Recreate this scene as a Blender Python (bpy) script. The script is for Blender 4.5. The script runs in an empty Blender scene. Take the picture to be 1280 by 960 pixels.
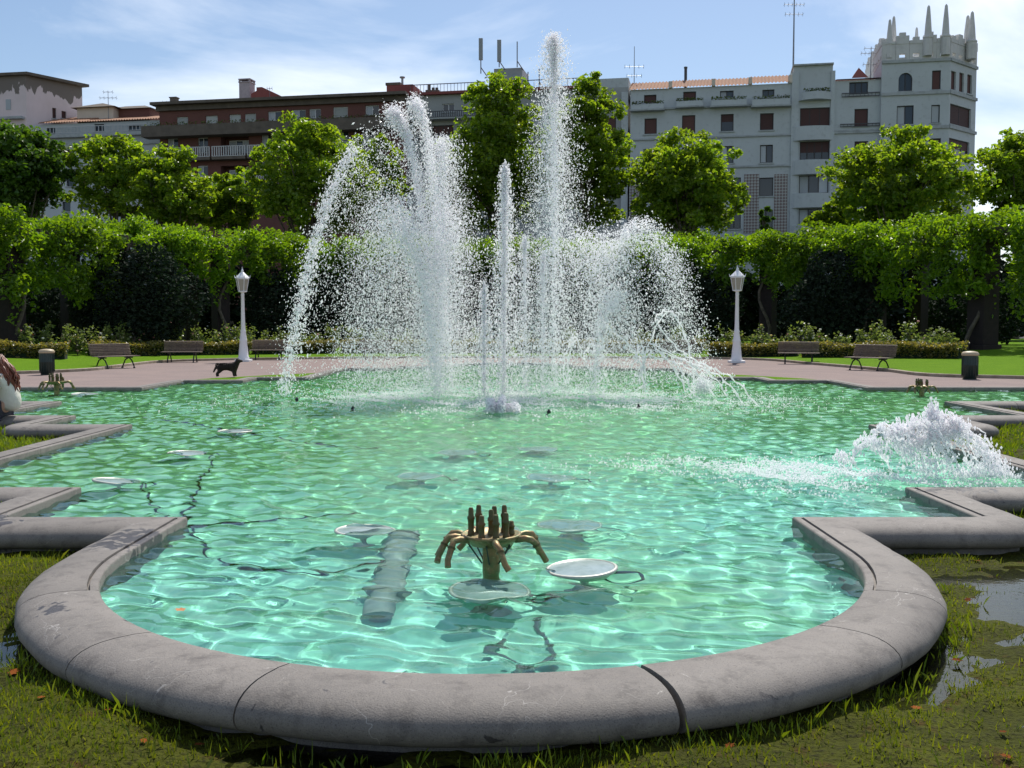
import bpy, bmesh, math, random
import numpy as np
from mathutils import Vector, Matrix
from mathutils.geometry import tessellate_polygon

# ------------------------------------------------------------------ camera, sky, sun
sc = bpy.context.scene
F_PX, HORIZON, CAM_Z = 1300.0, 405.0, 1.6
S = F_PX / 1100.0                        # depths below were first laid out for a focal length of 1100 px
PITCH = math.atan((480 - HORIZON) / F_PX)
cam = bpy.data.objects.new('camera', bpy.data.cameras.new('camera'))
sc.collection.objects.link(cam); sc.camera = cam
cam.location = (0, 0, CAM_Z)
cam.rotation_euler = (math.pi / 2 - PITCH, 0, 0)
cam.data.sensor_width = 36; cam.data.lens = 36 * F_PX / 1280
cam.data.clip_start = .05; cam.data.clip_end = 3000

SUN_AZ, SUN_EL = math.radians(15), math.radians(54)
world = bpy.data.worlds.new('World'); sc.world = world; world.use_nodes = True
wn = world.node_tree; wb = wn.nodes['Background']
sky = wn.nodes.new('ShaderNodeTexSky'); sky.sky_type = 'NISHITA'; sky.sun_disc = False
sky.sun_elevation = SUN_EL; sky.sun_rotation = SUN_AZ
sky.air_density = 1.0; sky.dust_density = .6; sky.ozone_density = 2.2; sky.altitude = 0
# thin cirrus mixed over the sky
wtc = wn.nodes.new('ShaderNodeTexCoord')
wmap = wn.nodes.new('ShaderNodeMapping'); wmap.inputs['Scale'].default_value = (1.0, 1.0, 2.7)
wmap.inputs['Location'].default_value = (1.35, .2, .35)
wns = wn.nodes.new('ShaderNodeTexNoise'); wns.inputs['Scale'].default_value = 2.0
wns.inputs['Detail'].default_value = 8; wns.inputs['Roughness'].default_value = .55; wns.inputs['Distortion'].default_value = .6
wr = wn.nodes.new('ShaderNodeValToRGB')
wr.color_ramp.elements[0].position = .47; wr.color_ramp.elements[0].color = (0.0,) * 3 + (1,)
wr.color_ramp.elements[1].position = .74; wr.color_ramp.elements[1].color = (.85,) * 3 + (1,)
wmx = wn.nodes.new('ShaderNodeMixRGB'); wmx.inputs[2].default_value = (11.5, 11.8, 12.2, 1)
wn.links.new(wtc.outputs['Generated'], wmap.inputs[0]); wn.links.new(wmap.outputs[0], wns.inputs['Vector'])
wn.links.new(wns.outputs[0], wr.inputs[0]); wn.links.new(wr.outputs[0], wmx.inputs[0])
wtint = wn.nodes.new('ShaderNodeMixRGB'); wtint.blend_type = 'MULTIPLY'; wtint.inputs[0].default_value = 1
wtint.inputs[2].default_value = (1.0, 1.0, 1.0, 1)
wn.links.new(sky.outputs[0], wtint.inputs[1])
wn.links.new(wtint.outputs[0], wmx.inputs[1]); wn.links.new(wmx.outputs[0], wb.inputs[0])
wb.inputs[1].default_value = .11

sl = bpy.data.lights.new('sun', 'SUN'); sl.energy = 5.0; sl.angle = math.radians(.5); sl.color = (1, .95, .87)
sun = bpy.data.objects.new('sun', sl); sc.collection.objects.link(sun)
SUN_D = Vector((math.sin(SUN_AZ) * math.cos(SUN_EL), math.cos(SUN_AZ) * math.cos(SUN_EL), math.sin(SUN_EL)))
sun.rotation_euler = SUN_D.to_track_quat('Z', 'Y').to_euler(); sun.location = (10, 30, 60)
sl.cycles.is_caustics_light = True          # sunlight is focused by the rippled water
sc.view_settings.view_transform = 'Standard'; sc.view_settings.look = 'None'
sc.view_settings.exposure = .1; sc.view_settings.gamma = 1; sc.view_settings.use_curve_mapping = False
sc.cycles.max_bounces = 10; sc.cycles.transparent_max_bounces = 24; sc.cycles.use_denoising = True
sc.cycles.sample_clamp_indirect = 6; sc.cycles.volume_bounces = 2

# ------------------------------------------------------------------ helpers
R = math.radians
rnd = random.Random(7); rng = np.random.default_rng(11)
col = sc.collection
SP, CP = math.sin(PITCH), math.cos(PITCH)
def ray(px, py):
    u = (px - 640) / F_PX; v = (480 - py) / F_PX
    return Vector((u, CP + SP * v, -SP + CP * v))
def on_z(px, py, z=0.0):
    d = ray(px, py); t = (z - CAM_Z) / d.z
    return Vector((d.x * t, d.y * t, z))
def on_y(px, py, y):
    d = ray(px, py); t = y / d.y
    return Vector((d.x * t, y, CAM_Z + d.z * t))

class MB:
    def __init__(s): s.v = []; s.f = []; s.sm = []
    def add(s, vs, fs, smooth=False):
        b = len(s.v); s.v += [tuple(v) for v in vs]
        for f in fs: s.f.append(tuple(b + i for i in f)); s.sm.append(smooth)
    def box(s, x0, x1, y0, y1, z0, z1, M=None):
        vs = [Vector((x, y, z)) for z in (z0, z1) for x, y in ((x0, y0), (x1, y0), (x1, y1), (x0, y1))]
        if M is not None: vs = [M @ v for v in vs]
        s.add(vs, [(3, 2, 1, 0), (4, 5, 6, 7), (0, 1, 5, 4), (1, 2, 6, 5), (2, 3, 7, 6), (3, 0, 4, 7)]); return s
    def tube(s, pts, r, n=8, caps=True):
        pts = [Vector(p) for p in pts]
        rs = r if isinstance(r, (list, tuple)) else [r] * len(pts)
        rings = []; up = Vector((0, 0, 1)); px = None
        for i, p in enumerate(pts):
            t = (pts[min(i + 1, len(pts) - 1)] - pts[max(i - 1, 0)]).normalized()
            if px is None:
                px = t.cross(up)
                if px.length < 1e-3: px = t.cross(Vector((1, 0, 0)))
            px = (px - t * px.dot(t)).normalized(); py = t.cross(px)
            rings.append([p + (px * math.cos(a) + py * math.sin(a)) * rs[i] for a in [2 * math.pi * k / n for k in range(n)]])
        vs = [v for rg in rings for v in rg]; fs = []
        for i in range(len(pts) - 1):
            for k in range(n):
                a, b = i * n + k, i * n + (k + 1) % n; fs.append((a, b, b + n, a + n))
        s.add(vs, fs, True)
        if caps:
            s.add(rings[0], [tuple(range(n))[::-1]]); s.add(rings[-1], [tuple(range(n))])
        return s
    def lathe(s, prof, n=16, c=(0, 0, 0), smooth=True):
        vs = []; fs = []
        for r_, z in prof:
            for k in range(n):
                a = 2 * math.pi * k / n; vs.append((c[0] + r_ * math.cos(a), c[1] + r_ * math.sin(a), c[2] + z))
        for i in range(len(prof) - 1):
            for k in range(n):
                a, b = i * n + k, i * n + (k + 1) % n; fs.append((a, b, b + n, a + n))
        s.add(vs, fs, smooth); s.add(vs[:n], [tuple(range(n))[::-1]]); s.add(vs[-n:], [tuple(range(n))])
        return s
    def build(s, name, m, parent=None, bevel=0):
        me = bpy.data.meshes.new(name); me.from_pydata(s.v, [], s.f)
        me.polygons.foreach_set('use_smooth', s.sm); me.materials.append(m)
        o = bpy.data.objects.new(name, me); col.objects.link(o); o.parent = parent
        if bevel:
            b = o.modifiers.new('bevel', 'BEVEL'); b.width = bevel; b.segments = 2; b.limit_method = 'ANGLE'
        return o
def fast(name, v, f, m, parent=None, smooth=False):
    v = np.asarray(v, np.float32).reshape(-1, 3); f = np.asarray(f, np.int32); k = f.shape[1]
    me = bpy.data.meshes.new(name); me.vertices.add(len(v)); me.vertices.foreach_set('co', v.ravel())
    me.loops.add(f.size); me.loops.foreach_set('vertex_index', f.ravel())
    me.polygons.add(len(f)); me.polygons.foreach_set('loop_start', np.arange(len(f), dtype=np.int32) * k)
    me.polygons.foreach_set('use_smooth', np.full(len(f), smooth)); me.update(calc_edges=True)
    me.materials.append(m)
    o = bpy.data.objects.new(name, me); col.objects.link(o); o.parent = parent
    return o
def empty(name, loc=(0, 0, 0), rz=0):
    o = bpy.data.objects.new(name, None); o.location = loc; o.rotation_euler = (0, 0, rz)
    o.empty_display_size = .2; col.objects.link(o); return o
def tag(o, label, cat, group=None):
    o['label'] = label; o['category'] = cat
    if group: o['group'] = group
    return o
def struct(o): o['kind'] = 'structure'; return o
def stuff(o): o['kind'] = 'stuff'; return o
def copy_tree(o, parent=None):
    c = o.copy(); col.objects.link(c)
    if parent: c.parent = parent
    for ch in list(o.children): copy_tree(ch, c)
    return c

# ------------------------------------------------------------------ materials
def mat(name, base=(.5, .5, .5), rough=.8, metal=0, noise=None, bump=None, spec=.5, island=0, objrand=0):
    """noise = (scale, colour2, contrast lo, hi); bump = (scale, strength, distance)"""
    m = bpy.data.materials.new(name); m.use_nodes = True; nt = m.node_tree
    b = nt.nodes['Principled BSDF']; b.inputs['Roughness'].default_value = rough
    b.inputs['Metallic'].default_value = metal; b.inputs['Specular IOR Level'].default_value = spec
    tc = nt.nodes.new('ShaderNodeTexCoord'); cur = None
    rgb = nt.nodes.new('ShaderNodeRGB'); rgb.outputs[0].default_value = (*base, 1); cur = rgb.outputs[0]
    for nz in (noise or []):
        n = nt.nodes.new('ShaderNodeTexNoise'); n.inputs['Scale'].default_value = nz[0]; n.inputs['Detail'].default_value = 8
        n.inputs['Roughness'].default_value = .62
        nt.links.new(tc.outputs['Object'], n.inputs['Vector'])
        r = nt.nodes.new('ShaderNodeValToRGB'); r.color_ramp.elements[0].position = nz[2]; r.color_ramp.elements[1].position = nz[3]
        mx = nt.nodes.new('ShaderNodeMixRGB'); mx.inputs[2].default_value = (*nz[1], 1)
        nt.links.new(n.outputs[0], r.inputs[0]); nt.links.new(r.outputs[0], mx.inputs[0]); nt.links.new(cur, mx.inputs[1]); cur = mx.outputs[0]
    if island or objrand:
        hs = nt.nodes.new('ShaderNodeHueSaturation')
        if island: src = nt.nodes.new('ShaderNodeNewGeometry').outputs['Random Per Island']
        else: src = nt.nodes.new('ShaderNodeObjectInfo').outputs['Random']
        k = island or objrand
        mr = nt.nodes.new('ShaderNodeMapRange'); mr.inputs[3].default_value = 1 - k; mr.inputs[4].default_value = 1 + k
        nt.links.new(src, mr.inputs[0]); nt.links.new(mr.outputs[0], hs.inputs['Value']); nt.links.new(cur, hs.inputs['Color']); cur = hs.outputs[0]
    nt.links.new(cur, b.inputs['Base Color'])
    for bp in (bump or []):
        n = nt.nodes.new('ShaderNodeTexNoise'); n.inputs['Scale'].default_value = bp[0]; n.inputs['Detail'].default_value = 6
        nt.links.new(tc.outputs['Object'], n.inputs['Vector'])
        bn = nt.nodes.new('ShaderNodeBump'); bn.inputs['Strength'].default_value = bp[1]; bn.inputs['Distance'].default_value = bp[2]
        nt.links.new(n.outputs[0], bn.inputs['Height']); nt.links.new(bn.outputs[0], b.inputs['Normal'])
    return m
def leaf_mat(name, c1, c2, trans=.45, tcol=None, rough=.42, k=.3):
    """leaf with translucency: c1..c2 vary by leaf"""
    m = bpy.data.materials.new(name); m.use_nodes = True; nt = m.node_tree
    b = nt.nodes['Principled BSDF']; b.inputs['Roughness'].default_value = rough
    g = nt.nodes.new('ShaderNodeNewGeometry'); mx = nt.nodes.new('ShaderNodeMixRGB')
    mx.inputs[1].default_value = (*c1, 1); mx.inputs[2].default_value = (*c2, 1)
    nt.links.new(g.outputs['Random Per Island'], mx.inputs[0])
    tc = nt.nodes.new('ShaderNodeTexCoord'); n = nt.nodes.new('ShaderNodeTexNoise'); n.inputs['Scale'].default_value = k
    nt.links.new(tc.outputs['Object'], n.inputs['Vector'])
    mr = nt.nodes.new('ShaderNodeMapRange'); mr.inputs[1].default_value = .3; mr.inputs[2].default_value = .7
    mr.inputs[3].default_value = .7; mr.inputs[4].default_value = 1.3
    hs = nt.nodes.new('ShaderNodeHueSaturation')
    nt.links.new(n.outputs[0], mr.inputs[0]); nt.links.new(mr.outputs[0], hs.inputs['Value']); nt.links.new(mx.outputs[0], hs.inputs['Color'])
    nt.links.new(hs.outputs[0], b.inputs['Base Color'])
    t = nt.nodes.new('ShaderNodeBsdfTranslucent'); ms = nt.nodes.new('ShaderNodeMixShader'); ms.inputs[0].default_value = trans
    tm = nt.nodes.new('ShaderNodeMixRGB'); tm.blend_type = 'MULTIPLY'; tm.inputs[0].default_value = 1
    tm.inputs[2].default_value = (*(tcol or (2.0, 1.9, .55)), 1)
    nt.links.new(hs.outputs[0], tm.inputs[1]); nt.links.new(tm.outputs[0], t.inputs[0])
    nt.links.new(b.outputs[0], ms.inputs[1]); nt.links.new(t.outputs[0], ms.inputs[2])
    nt.links.new(ms.outputs[0], nt.nodes['Material Output'].inputs[0])
    return m

M = {}
M['stone'] = mat('rim_stone', (.175, .16, .148), .8, noise=[(2.2, (.235, .214, .196), .4, .75), (7, (.1, .09, .085), .5, .72), (45, (.21, .19, .17), .5, .7), (150, (.085, .078, .074), .54, .68)], bump=[(120, .45, .004)], spec=.25, objrand=.09)
M['dark_gap'] = mat('dark_joint', (.02, .02, .02), .95)
M['iron_dark'] = mat('dark_iron', (.025, .026, .03), .5, .4)
M['lamp_white'] = mat('white_painted_metal', (.78, .78, .8), .4, noise=[(9, (.6, .6, .6), .6, .8)])
M['lamp_glass'] = mat('lantern_glass', (.36, .33, .28), .25)
M['wood'] = mat('weathered_bench_wood', (.2, .15, .12), .7, noise=[(14, (.11, .085, .075), .4, .7)], objrand=.2)
M['bin'] = mat('bin_dark_green_metal', (.018, .035, .03), .35, .2, noise=[(8, (.03, .04, .04), .5, .7)])
M['bin_top'] = mat('bin_tan_lid', (.42, .34, .22), .5)
M['bronze'] = mat('tarnished_bronze', (.26, .17, .08), .48, .55, noise=[(14, (.14, .16, .07), .42, .62), (40, (.4, .29, .17), .55, .7)], bump=[(60, .3, .003)])
M['bronze_dark'] = mat('oxidised_nozzle', (.09, .085, .03), .55, .3, noise=[(22, (.17, .08, .03), .5, .7)])
M['galv'] = mat('galvanised_lamp_metal', (.45, .46, .42), .45, .3, noise=[(14, (.3, .34, .28), .45, .7)])
def on_floor(px, py, zf):
    p = on_z(px, py, WATER_Z); d = ray(px, py).normalized(); n = 1 / 1.33
    t = Vector((d.x * n, d.y * n, 0)); t.z = -math.sqrt(max(.05, 1 - t.x ** 2 - t.y ** 2))
    return p + t * ((zf - WATER_Z) / t.z)
M['lens'] = mat('submerged_lamp_lens', (.32, .4, .4), .2, noise=[(10, (.2, .28, .26), .4, .7)])
M['cable'] = mat('black_cable', (.015, .02, .02), .5)
M['duct'] = mat('grey_concrete_duct', (.3, .34, .33), .8, noise=[(6, (.2, .26, .24), .4, .7)])
M['bark'] = mat('tree_bark', (.13, .105, .08), .9, noise=[(5, (.06, .05, .04), .4, .65)], bump=[(18, .6, .03)])
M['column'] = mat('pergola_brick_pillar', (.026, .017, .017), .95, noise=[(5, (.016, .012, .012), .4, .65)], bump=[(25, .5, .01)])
M['beam'] = mat('pergola_timber', (.09, .07, .055), .85, noise=[(6, (.05, .04, .035), .4, .7)])
M['hair'] = mat('auburn_hair', (.16, .045, .022), .45, island=.5)
M['skin'] = mat('skin', (.55, .33, .24), .55)
M['blouse'] = mat('cream_blouse', (.68, .65, .58), .85, bump=[(18, .5, .02)])
M['trousers'] = mat('dark_trousers', (.03, .03, .05), .85)
M['dog'] = mat('dark_brown_coat', (.03, .02, .016), .8, noise=[(30, (.012, .009, .008), .4, .65)], bump=[(70, .8, .02)])
M['leaf_dry'] = mat('fallen_leaf', (.15, .045, .01), .95, spec=.08, objrand=.35)
# ------------------------------------------------------------------ pool outline (inner edge of the rim)
PX, PC = -.17, 18.52 * S                     # axis of symmetry x, centre y
RIM_Z, WATER_Z, FLOOR_Z, RIM_W = .14, .075, -.34, .43
HW = [2.31, 3.72, 5.40, 6.85, 8.40]      # half widths of the steps
YS = [y * S for y in (6.66, 7.89, 12.86, 14.12, 16.71)]   # depths of the steps
APC = 3.645 * S + 2.31                               # centre of the front apse
LOBE = 13.2
def quarter():
    """right front quarter from the apse to the side lobe: (x, y, corner kind)"""
    p = [(HW[0], APC, 'arc_end'), (HW[0], YS[0], 'tip')]
    for i in range(1, 5):
        p += [(HW[i], YS[i - 1], 'round'), (HW[i], YS[i], 'tip')]
    p += [(LOBE, YS[4], 'round')]
    return p
Q = quarter()
pts = []
NARC = 36
for k in range(1, NARC):                  # front apse, left to right (counter-clockwise seen from above)
    a = math.pi + math.pi * k / NARC
    pts.append((HW[0] * math.cos(a), APC + HW[0] * math.sin(a), 'arc'))
pts += Q
pts += [(x, 2 * PC - y, k) for x, y, k in reversed(Q)]
for k in range(1, NARC):
    a = math.pi * k / NARC
    pts.append((HW[0] * math.cos(a), 2 * PC - APC + HW[0] * math.sin(a), 'arc'))
pts += [(-x, 2 * PC - y, k) for x, y, k in Q]
pts += [(-x, y, k) for x, y, k in reversed(Q)]
POOL = [(x + PX, y, k) for x, y, k in pts]
PXY = np.array([(p[0], p[1]) for p in POOL])

def inside(poly, X, Y):
    X = np.asarray(X); Y = np.asarray(Y); c = np.zeros(X.shape, bool); n = len(poly); j = n - 1
    for i in range(n):
        xi, yi = poly[i]; xj, yj = poly[j]
        cond = ((yi > Y) != (yj > Y))
        with np.errstate(divide='ignore', invalid='ignore'):
            c ^= cond & (X < (xj - xi) * (Y - yi) / (yj - yi + 1e-12) + xi)
        j = i
    return c
def seg_normals():
    n = len(POOL); out = []
    for i in range(n):
        a = Vector(POOL[i][:2]); b = Vector(POOL[(i + 1) % n][:2]); t = (b - a).normalized()
        out.append(Vector((t.y, -t.x)))          # outward for a counter-clockwise outline
    return out
SN = seg_normals()
def offset_poly(d):
    o = []
    for i, (x, y, k) in enumerate(POOL):
        n1, n2 = SN[i - 1], SN[i]; m = (n1 + n2) / (1 + n1.dot(n2))
        o.append((x + m.x * d, y + m.y * d))
    return o
POLY_IN = [tuple(p[:2]) for p in POOL]
POLY_MID = offset_poly(.2)
POLY_OUT = offset_poly(.36)

basin = empty('fountain_basin', (0, 0, 0))
tag(basin, 'low grey stone rim enclosing the turquoise fountain pool with stepped corners', 'fountain')

# stone material: veins and a splashed wet patch
def finish_stone(m):
    nt = m.node_tree; b = nt.nodes['Principled BSDF']; src = b.inputs['Base Color'].links[0].from_socket
    tc = [n for n in nt.nodes if n.type == 'TEX_COORD'][0]
    nz = nt.nodes.new('ShaderNodeTexNoise'); nz.inputs['Scale'].default_value = 1.6; nz.inputs['Detail'].default_value = 5
    add = nt.nodes.new('ShaderNodeMixRGB'); add.blend_type = 'ADD'; add.inputs[0].default_value = .9
    nt.links.new(tc.outputs['Object'], nz.inputs['Vector']); nt.links.new(tc.outputs['Object'], add.inputs[1]); nt.links.new(nz.outputs['Color'], add.inputs[2])
    vo = nt.nodes.new('ShaderNodeTexVoronoi'); vo.feature = 'DISTANCE_TO_EDGE'; vo.inputs['Scale'].default_value = 2.9
    nt.links.new(add.outputs[0], vo.inputs['Vector'])
    lt = nt.nodes.new('ShaderNodeMapRange'); lt.inputs[1].default_value = .0015; lt.inputs[2].default_value = .006; lt.inputs[3].default_value = 1; lt.inputs[4].default_value = 0
    nt.links.new(vo.outputs['Distance'], lt.inputs[0])
    n2 = nt.nodes.new('ShaderNodeTexNoise'); n2.inputs['Scale'].default_value = 2.6; n2.inputs['Detail'].default_value = 3
    nt.links.new(tc.outputs['Object'], n2.inputs['Vector'])
    r2 = nt.nodes.new('ShaderNodeMapRange'); r2.inputs[1].default_value = .5; r2.inputs[2].default_value = .62; r2.inputs[4].default_value = .5
    nt.links.new(n2.outputs[0], r2.inputs[0])
    mu = nt.nodes.new('ShaderNodeMath'); mu.operation = 'MULTIPLY'; nt.links.new(lt.outputs[0], mu.inputs[0]); nt.links.new(r2.outputs[0], mu.inputs[1])
    mx = nt.nodes.new('ShaderNodeMixRGB'); mx.inputs[2].default_value = (.5, .48, .46, 1)
    nt.links.new(mu.outputs[0], mx.inputs[0]); nt.links.new(src, mx.inputs[1])
    # wet splash stains around two spots of the left rim
    masks = []
    for cx, cy, rad in ((-2.6, 7.05, .62), (-4.0, 7.7, .5), (-2.35, 5.3, .2), (3.9, 9.2, .55)):
        vm = nt.nodes.new('ShaderNodeVectorMath'); vm.operation = 'DISTANCE'; vm.inputs[1].default_value = (cx, cy, .14)
        nt.links.new(tc.outputs['Object'], vm.inputs[0])
        mr = nt.nodes.new('ShaderNodeMapRange'); mr.inputs[1].default_value = rad * .1; mr.inputs[2].default_value = rad
        mr.inputs[3].default_value = .17; mr.inputs[4].default_value = -.12
        nt.links.new(vm.outputs['Value'], mr.inputs[0]); masks.append(mr.outputs[0])
    cur = masks[0]
    for k in masks[1:]:
        mm = nt.nodes.new('ShaderNodeMath'); mm.operation = 'MAXIMUM'; nt.links.new(cur, mm.inputs[0]); nt.links.new(k, mm.inputs[1]); cur = mm.outputs[0]
    n3 = nt.nodes.new('ShaderNodeTexNoise'); n3.inputs['Scale'].default_value = 8; n3.inputs['Detail'].default_value = 6; n3.inputs['Distortion'].default_value = 1.2
    nt.links.new(tc.outputs['Object'], n3.inputs['Vector'])
    ad = nt.nodes.new('ShaderNodeMath'); nt.links.new(cur, ad.inputs[0]); nt.links.new(n3.outputs[0], ad.inputs[1])
    st = nt.nodes.new('ShaderNodeMapRange'); st.inputs[1].default_value = .56; st.inputs[2].default_value = .6
    nt.links.new(ad.outputs[0], st.inputs[0])
    wet = nt.nodes.new('ShaderNodeMixRGB'); wet.blend_type = 'MULTIPLY'; wet.inputs[2].default_value = (.36, .36, .4, 1)
    nt.links.new(st.outputs[0], wet.inputs[0]); nt.links.new(mx.outputs[0], wet.inputs[1]); nt.links.new(wet.outputs[0], b.inputs['Base Color'])
    rg = nt.nodes.new('ShaderNodeMapRange'); rg.inputs[3].default_value = .68; rg.inputs[4].default_value = .4
    nt.links.new(st.outputs[0], rg.inputs[0]); nt.links.new(rg.outputs[0], b.inputs['Roughness'])
finish_stone(M['stone'])

def profile(groove):
    p = [(0, -.46), (0, .118), (.006, .128), (.012, .131)]
    if groove: p += [(.05, .132), (.052, .112), (.064, .112), (.066, .139)]
    p += [(.1, .1405), (.2, .142), (.26, .139), (.31, .131), (.355, .117), (.39, .098), (.415, .075), (.428, .05), (.43, .03), (.424, .008), (.408, -.015), (.38, -.034), (.34, -.046), (.30, -.05), (.30, -.46)]
    return p
def stone(stations, groove):
    """stations: list of (P, outward offset per metre)"""
    pf = profile(groove); n = len(pf); mb = MB(); vs = []
    for P, d in stations:
        for u, z in pf:
            w = .0035 * (math.sin(P.x * 9 + P.y * 7) + math.sin(P.x * 23 - P.y * 17 + 3)) * (u / .4)
            vs.append((P.x + d.x * (u + w), P.y + d.y * (u + w), z))
    fs = []
    for i in range(len(stations) - 1):
        for k in range(n - 1):
            a = i * n + k; fs.append((a, a + n, a + n + 1, a + 1))
    mb.add(vs, fs, True)
    L = (len(stations) - 1) * n
    mb.add(vs[:n], [tuple(range(n))]); mb.add(vs[L:], [tuple(range(n))[::-1]])
    o = mb.build('rim_stone', M['stone'], basin)
    o.data.set_sharp_from_angle(angle=R(50))
    return o
N = len(POOL)
def run(a, b, d0, d1, t0, t1, groove):
    """stone between fractions t0..t1 of the straight a-b (d0/d1 offsets where t is 0/1)"""
    L = (b - a).length; n = max(2, int(L * (t1 - t0) / .15) + 1); tt = (b - a).normalized(); nr = Vector((tt.y, -tt.x))
    st = []
    for k in range(n + 1):
        t = t0 + (t1 - t0) * k / n
        e0 = d0 if t0 == 0 else nr; e1 = d1 if t1 == 1 else nr
        d = e0.lerp(e1, k / n)
        st.append((a.lerp(b, t), d))
    return stone(st, groove)
i = 0
while i < N:
    k0, k1 = POOL[i][2], POOL[(i + 1) % N][2]
    if k0 in ('arc', 'arc_end') and k1 in ('arc', 'arc_end'):
        i += 1; continue
    a, b = Vector(POOL[i][:2]), Vector(POOL[(i + 1) % N][:2]); nr = SN[i]
    m0 = (SN[i - 1] + nr) if k0 == 'tip' else nr
    m1 = (nr + SN[(i + 1) % N]) if k1 == 'tip' else nr
    L = (b - a).length; ns = max(1, round(L / 1.35)); g = .004 / L
    cuts = [0] + [(j + rnd.uniform(-.08, .08)) / ns for j in range(1, ns)] + [1]
    for j in range(ns):
        run(a, b, m0, m1, cuts[j] + (g if j else 0), cuts[j + 1] - (g if j < ns - 1 else 0), True)
    if k1 == 'round':                    # rounded outer corner stone
        n2 = SN[(i + 1) % N]; st = []
        for k in range(9):
            t = k / 8; ang = t * math.pi / 2
            st.append((b, nr * math.cos(ang) + n2 * math.sin(ang)))
        stone(st, False)
    i += 1
# the two curved ends, cut at the joints the photograph shows
def apse(cy, a0, cuts):
    for j in range(len(cuts) - 1):
        c0, c1 = cuts[j], cuts[j + 1]; gap = .35 if abs(c0 - 108) < .1 else .09; gap1 = .35 if abs(c1 - 108) < .1 else .09
        n = max(3, int((c1 - c0) / 3.5)); st = []
        for k in range(n + 1):
            a = R(a0 + (c0 + (gap if j else 0)) + (c1 - c0 - (gap if j else 0) - (gap1 if j < len(cuts) - 2 else 0)) * k / n)
            d = Vector((math.cos(a), math.sin(a))); st.append((Vector((PX, cy)) + d * HW[0], d))
        stone(st, j in (0, len(cuts) - 2))
apse(APC, 180, [0, 24, 48, 70, 108, 136, 156, 180])
apse(2 * PC - APC, 0, [0, 24, 52, 80, 108, 136, 156, 180])

# ------------------------------------------------------------------ basin floor and water
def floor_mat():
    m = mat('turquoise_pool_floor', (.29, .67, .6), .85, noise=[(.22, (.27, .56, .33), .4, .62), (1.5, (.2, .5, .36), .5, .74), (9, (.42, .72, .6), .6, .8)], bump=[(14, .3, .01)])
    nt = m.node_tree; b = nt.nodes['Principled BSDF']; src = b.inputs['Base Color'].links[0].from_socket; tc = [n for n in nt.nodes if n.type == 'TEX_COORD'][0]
    sx = nt.nodes.new('ShaderNodeSeparateXYZ'); nt.links.new(tc.outputs['Object'], sx.inputs[0])      # green reflection of the trees painted into the floor colour, towards back and left
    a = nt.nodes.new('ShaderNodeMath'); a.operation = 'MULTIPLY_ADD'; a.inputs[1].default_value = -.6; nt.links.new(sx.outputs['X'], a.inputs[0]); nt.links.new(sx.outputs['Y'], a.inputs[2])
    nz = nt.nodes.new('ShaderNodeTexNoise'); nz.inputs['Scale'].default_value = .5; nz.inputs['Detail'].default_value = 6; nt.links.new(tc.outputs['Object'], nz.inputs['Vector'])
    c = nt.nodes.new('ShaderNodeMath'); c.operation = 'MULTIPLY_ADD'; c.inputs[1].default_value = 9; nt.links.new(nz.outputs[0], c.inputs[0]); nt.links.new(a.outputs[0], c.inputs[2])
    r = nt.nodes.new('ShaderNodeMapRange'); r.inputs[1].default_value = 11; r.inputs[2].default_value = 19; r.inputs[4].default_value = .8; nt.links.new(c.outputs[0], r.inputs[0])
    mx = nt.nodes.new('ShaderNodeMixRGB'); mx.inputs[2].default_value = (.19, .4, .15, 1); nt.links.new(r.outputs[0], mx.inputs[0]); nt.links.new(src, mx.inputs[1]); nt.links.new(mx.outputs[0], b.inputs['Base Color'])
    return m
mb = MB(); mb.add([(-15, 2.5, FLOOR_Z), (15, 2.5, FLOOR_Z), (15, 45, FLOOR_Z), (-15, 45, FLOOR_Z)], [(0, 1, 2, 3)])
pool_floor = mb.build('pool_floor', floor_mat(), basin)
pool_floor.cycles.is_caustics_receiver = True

def water_field(X, Y):
    g = np.random.default_rng(5); Z = np.zeros_like(X)
    rc = np.hypot(X - PX, Y - PC); rs = np.hypot(X - 3.9, (Y - 8.8 * S))
    calm = 1.0 + .35 * np.clip(1 - rc / 14, 0, 1) + .35 * np.exp(-(rs / 2.4) ** 2)
    for k in range(46):                   # wind ripples, mostly running towards the viewer
        lam = .12 + .5 * g.random() ** 1.5; th = g.uniform(0, math.pi) if k % 2 else g.normal(math.pi / 2, .8); a = .00175 * (lam / .2) ** .95 * g.uniform(.5, 1.2)
        kx, ky, p = 2 * math.pi / lam * math.cos(th), 2 * math.pi / lam * math.sin(th), g.uniform(0, 6.28)
        w1 = g.uniform(.25, .6); w2 = g.uniform(.25, .6)
        env = .6 + .4 * np.sin(w1 * X + p) * np.sin(w2 * Y - 2 * p)
        Z += a * env * np.sin(kx * X + ky * Y + p + .7 * np.sin(.9 * X + .5 * Y + p))
    Z *= calm
    for lam, amp in ((.75, .006), (.5, .004), (.34, .0025)):   # rings spreading from the jets
        Z += amp * np.sin(2 * math.pi * rc / lam + .8 * np.sin(2 * X) ) * np.exp(-((rc - 2) / 6) ** 2)
        Z += amp * .8 * np.sin(2 * math.pi * rs / (lam * .6)) * np.exp(-(rs / 2.2) ** 2)
    return Z
ys = [4.0]
while ys[-1] < 40: ys.append(ys[-1] + .024 + max(0, ys[-1] - 7.5) * .0032)
ys = np.array(ys); xs = np.arange(-14, 14, .036)
X, Y = np.meshgrid(xs, ys)
Zw = WATER_Z + water_field(X, Y)
V = np.stack([X, Y, Zw], -1).reshape(-1, 3); n_, m_ = len(xs), len(ys)
idx = np.arange(n_ * m_).reshape(m_, n_)
Fq = np.stack([idx[:-1, :-1], idx[:-1, 1:], idx[1:, 1:], idx[1:, :-1]], -1).reshape(-1, 4)
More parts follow.
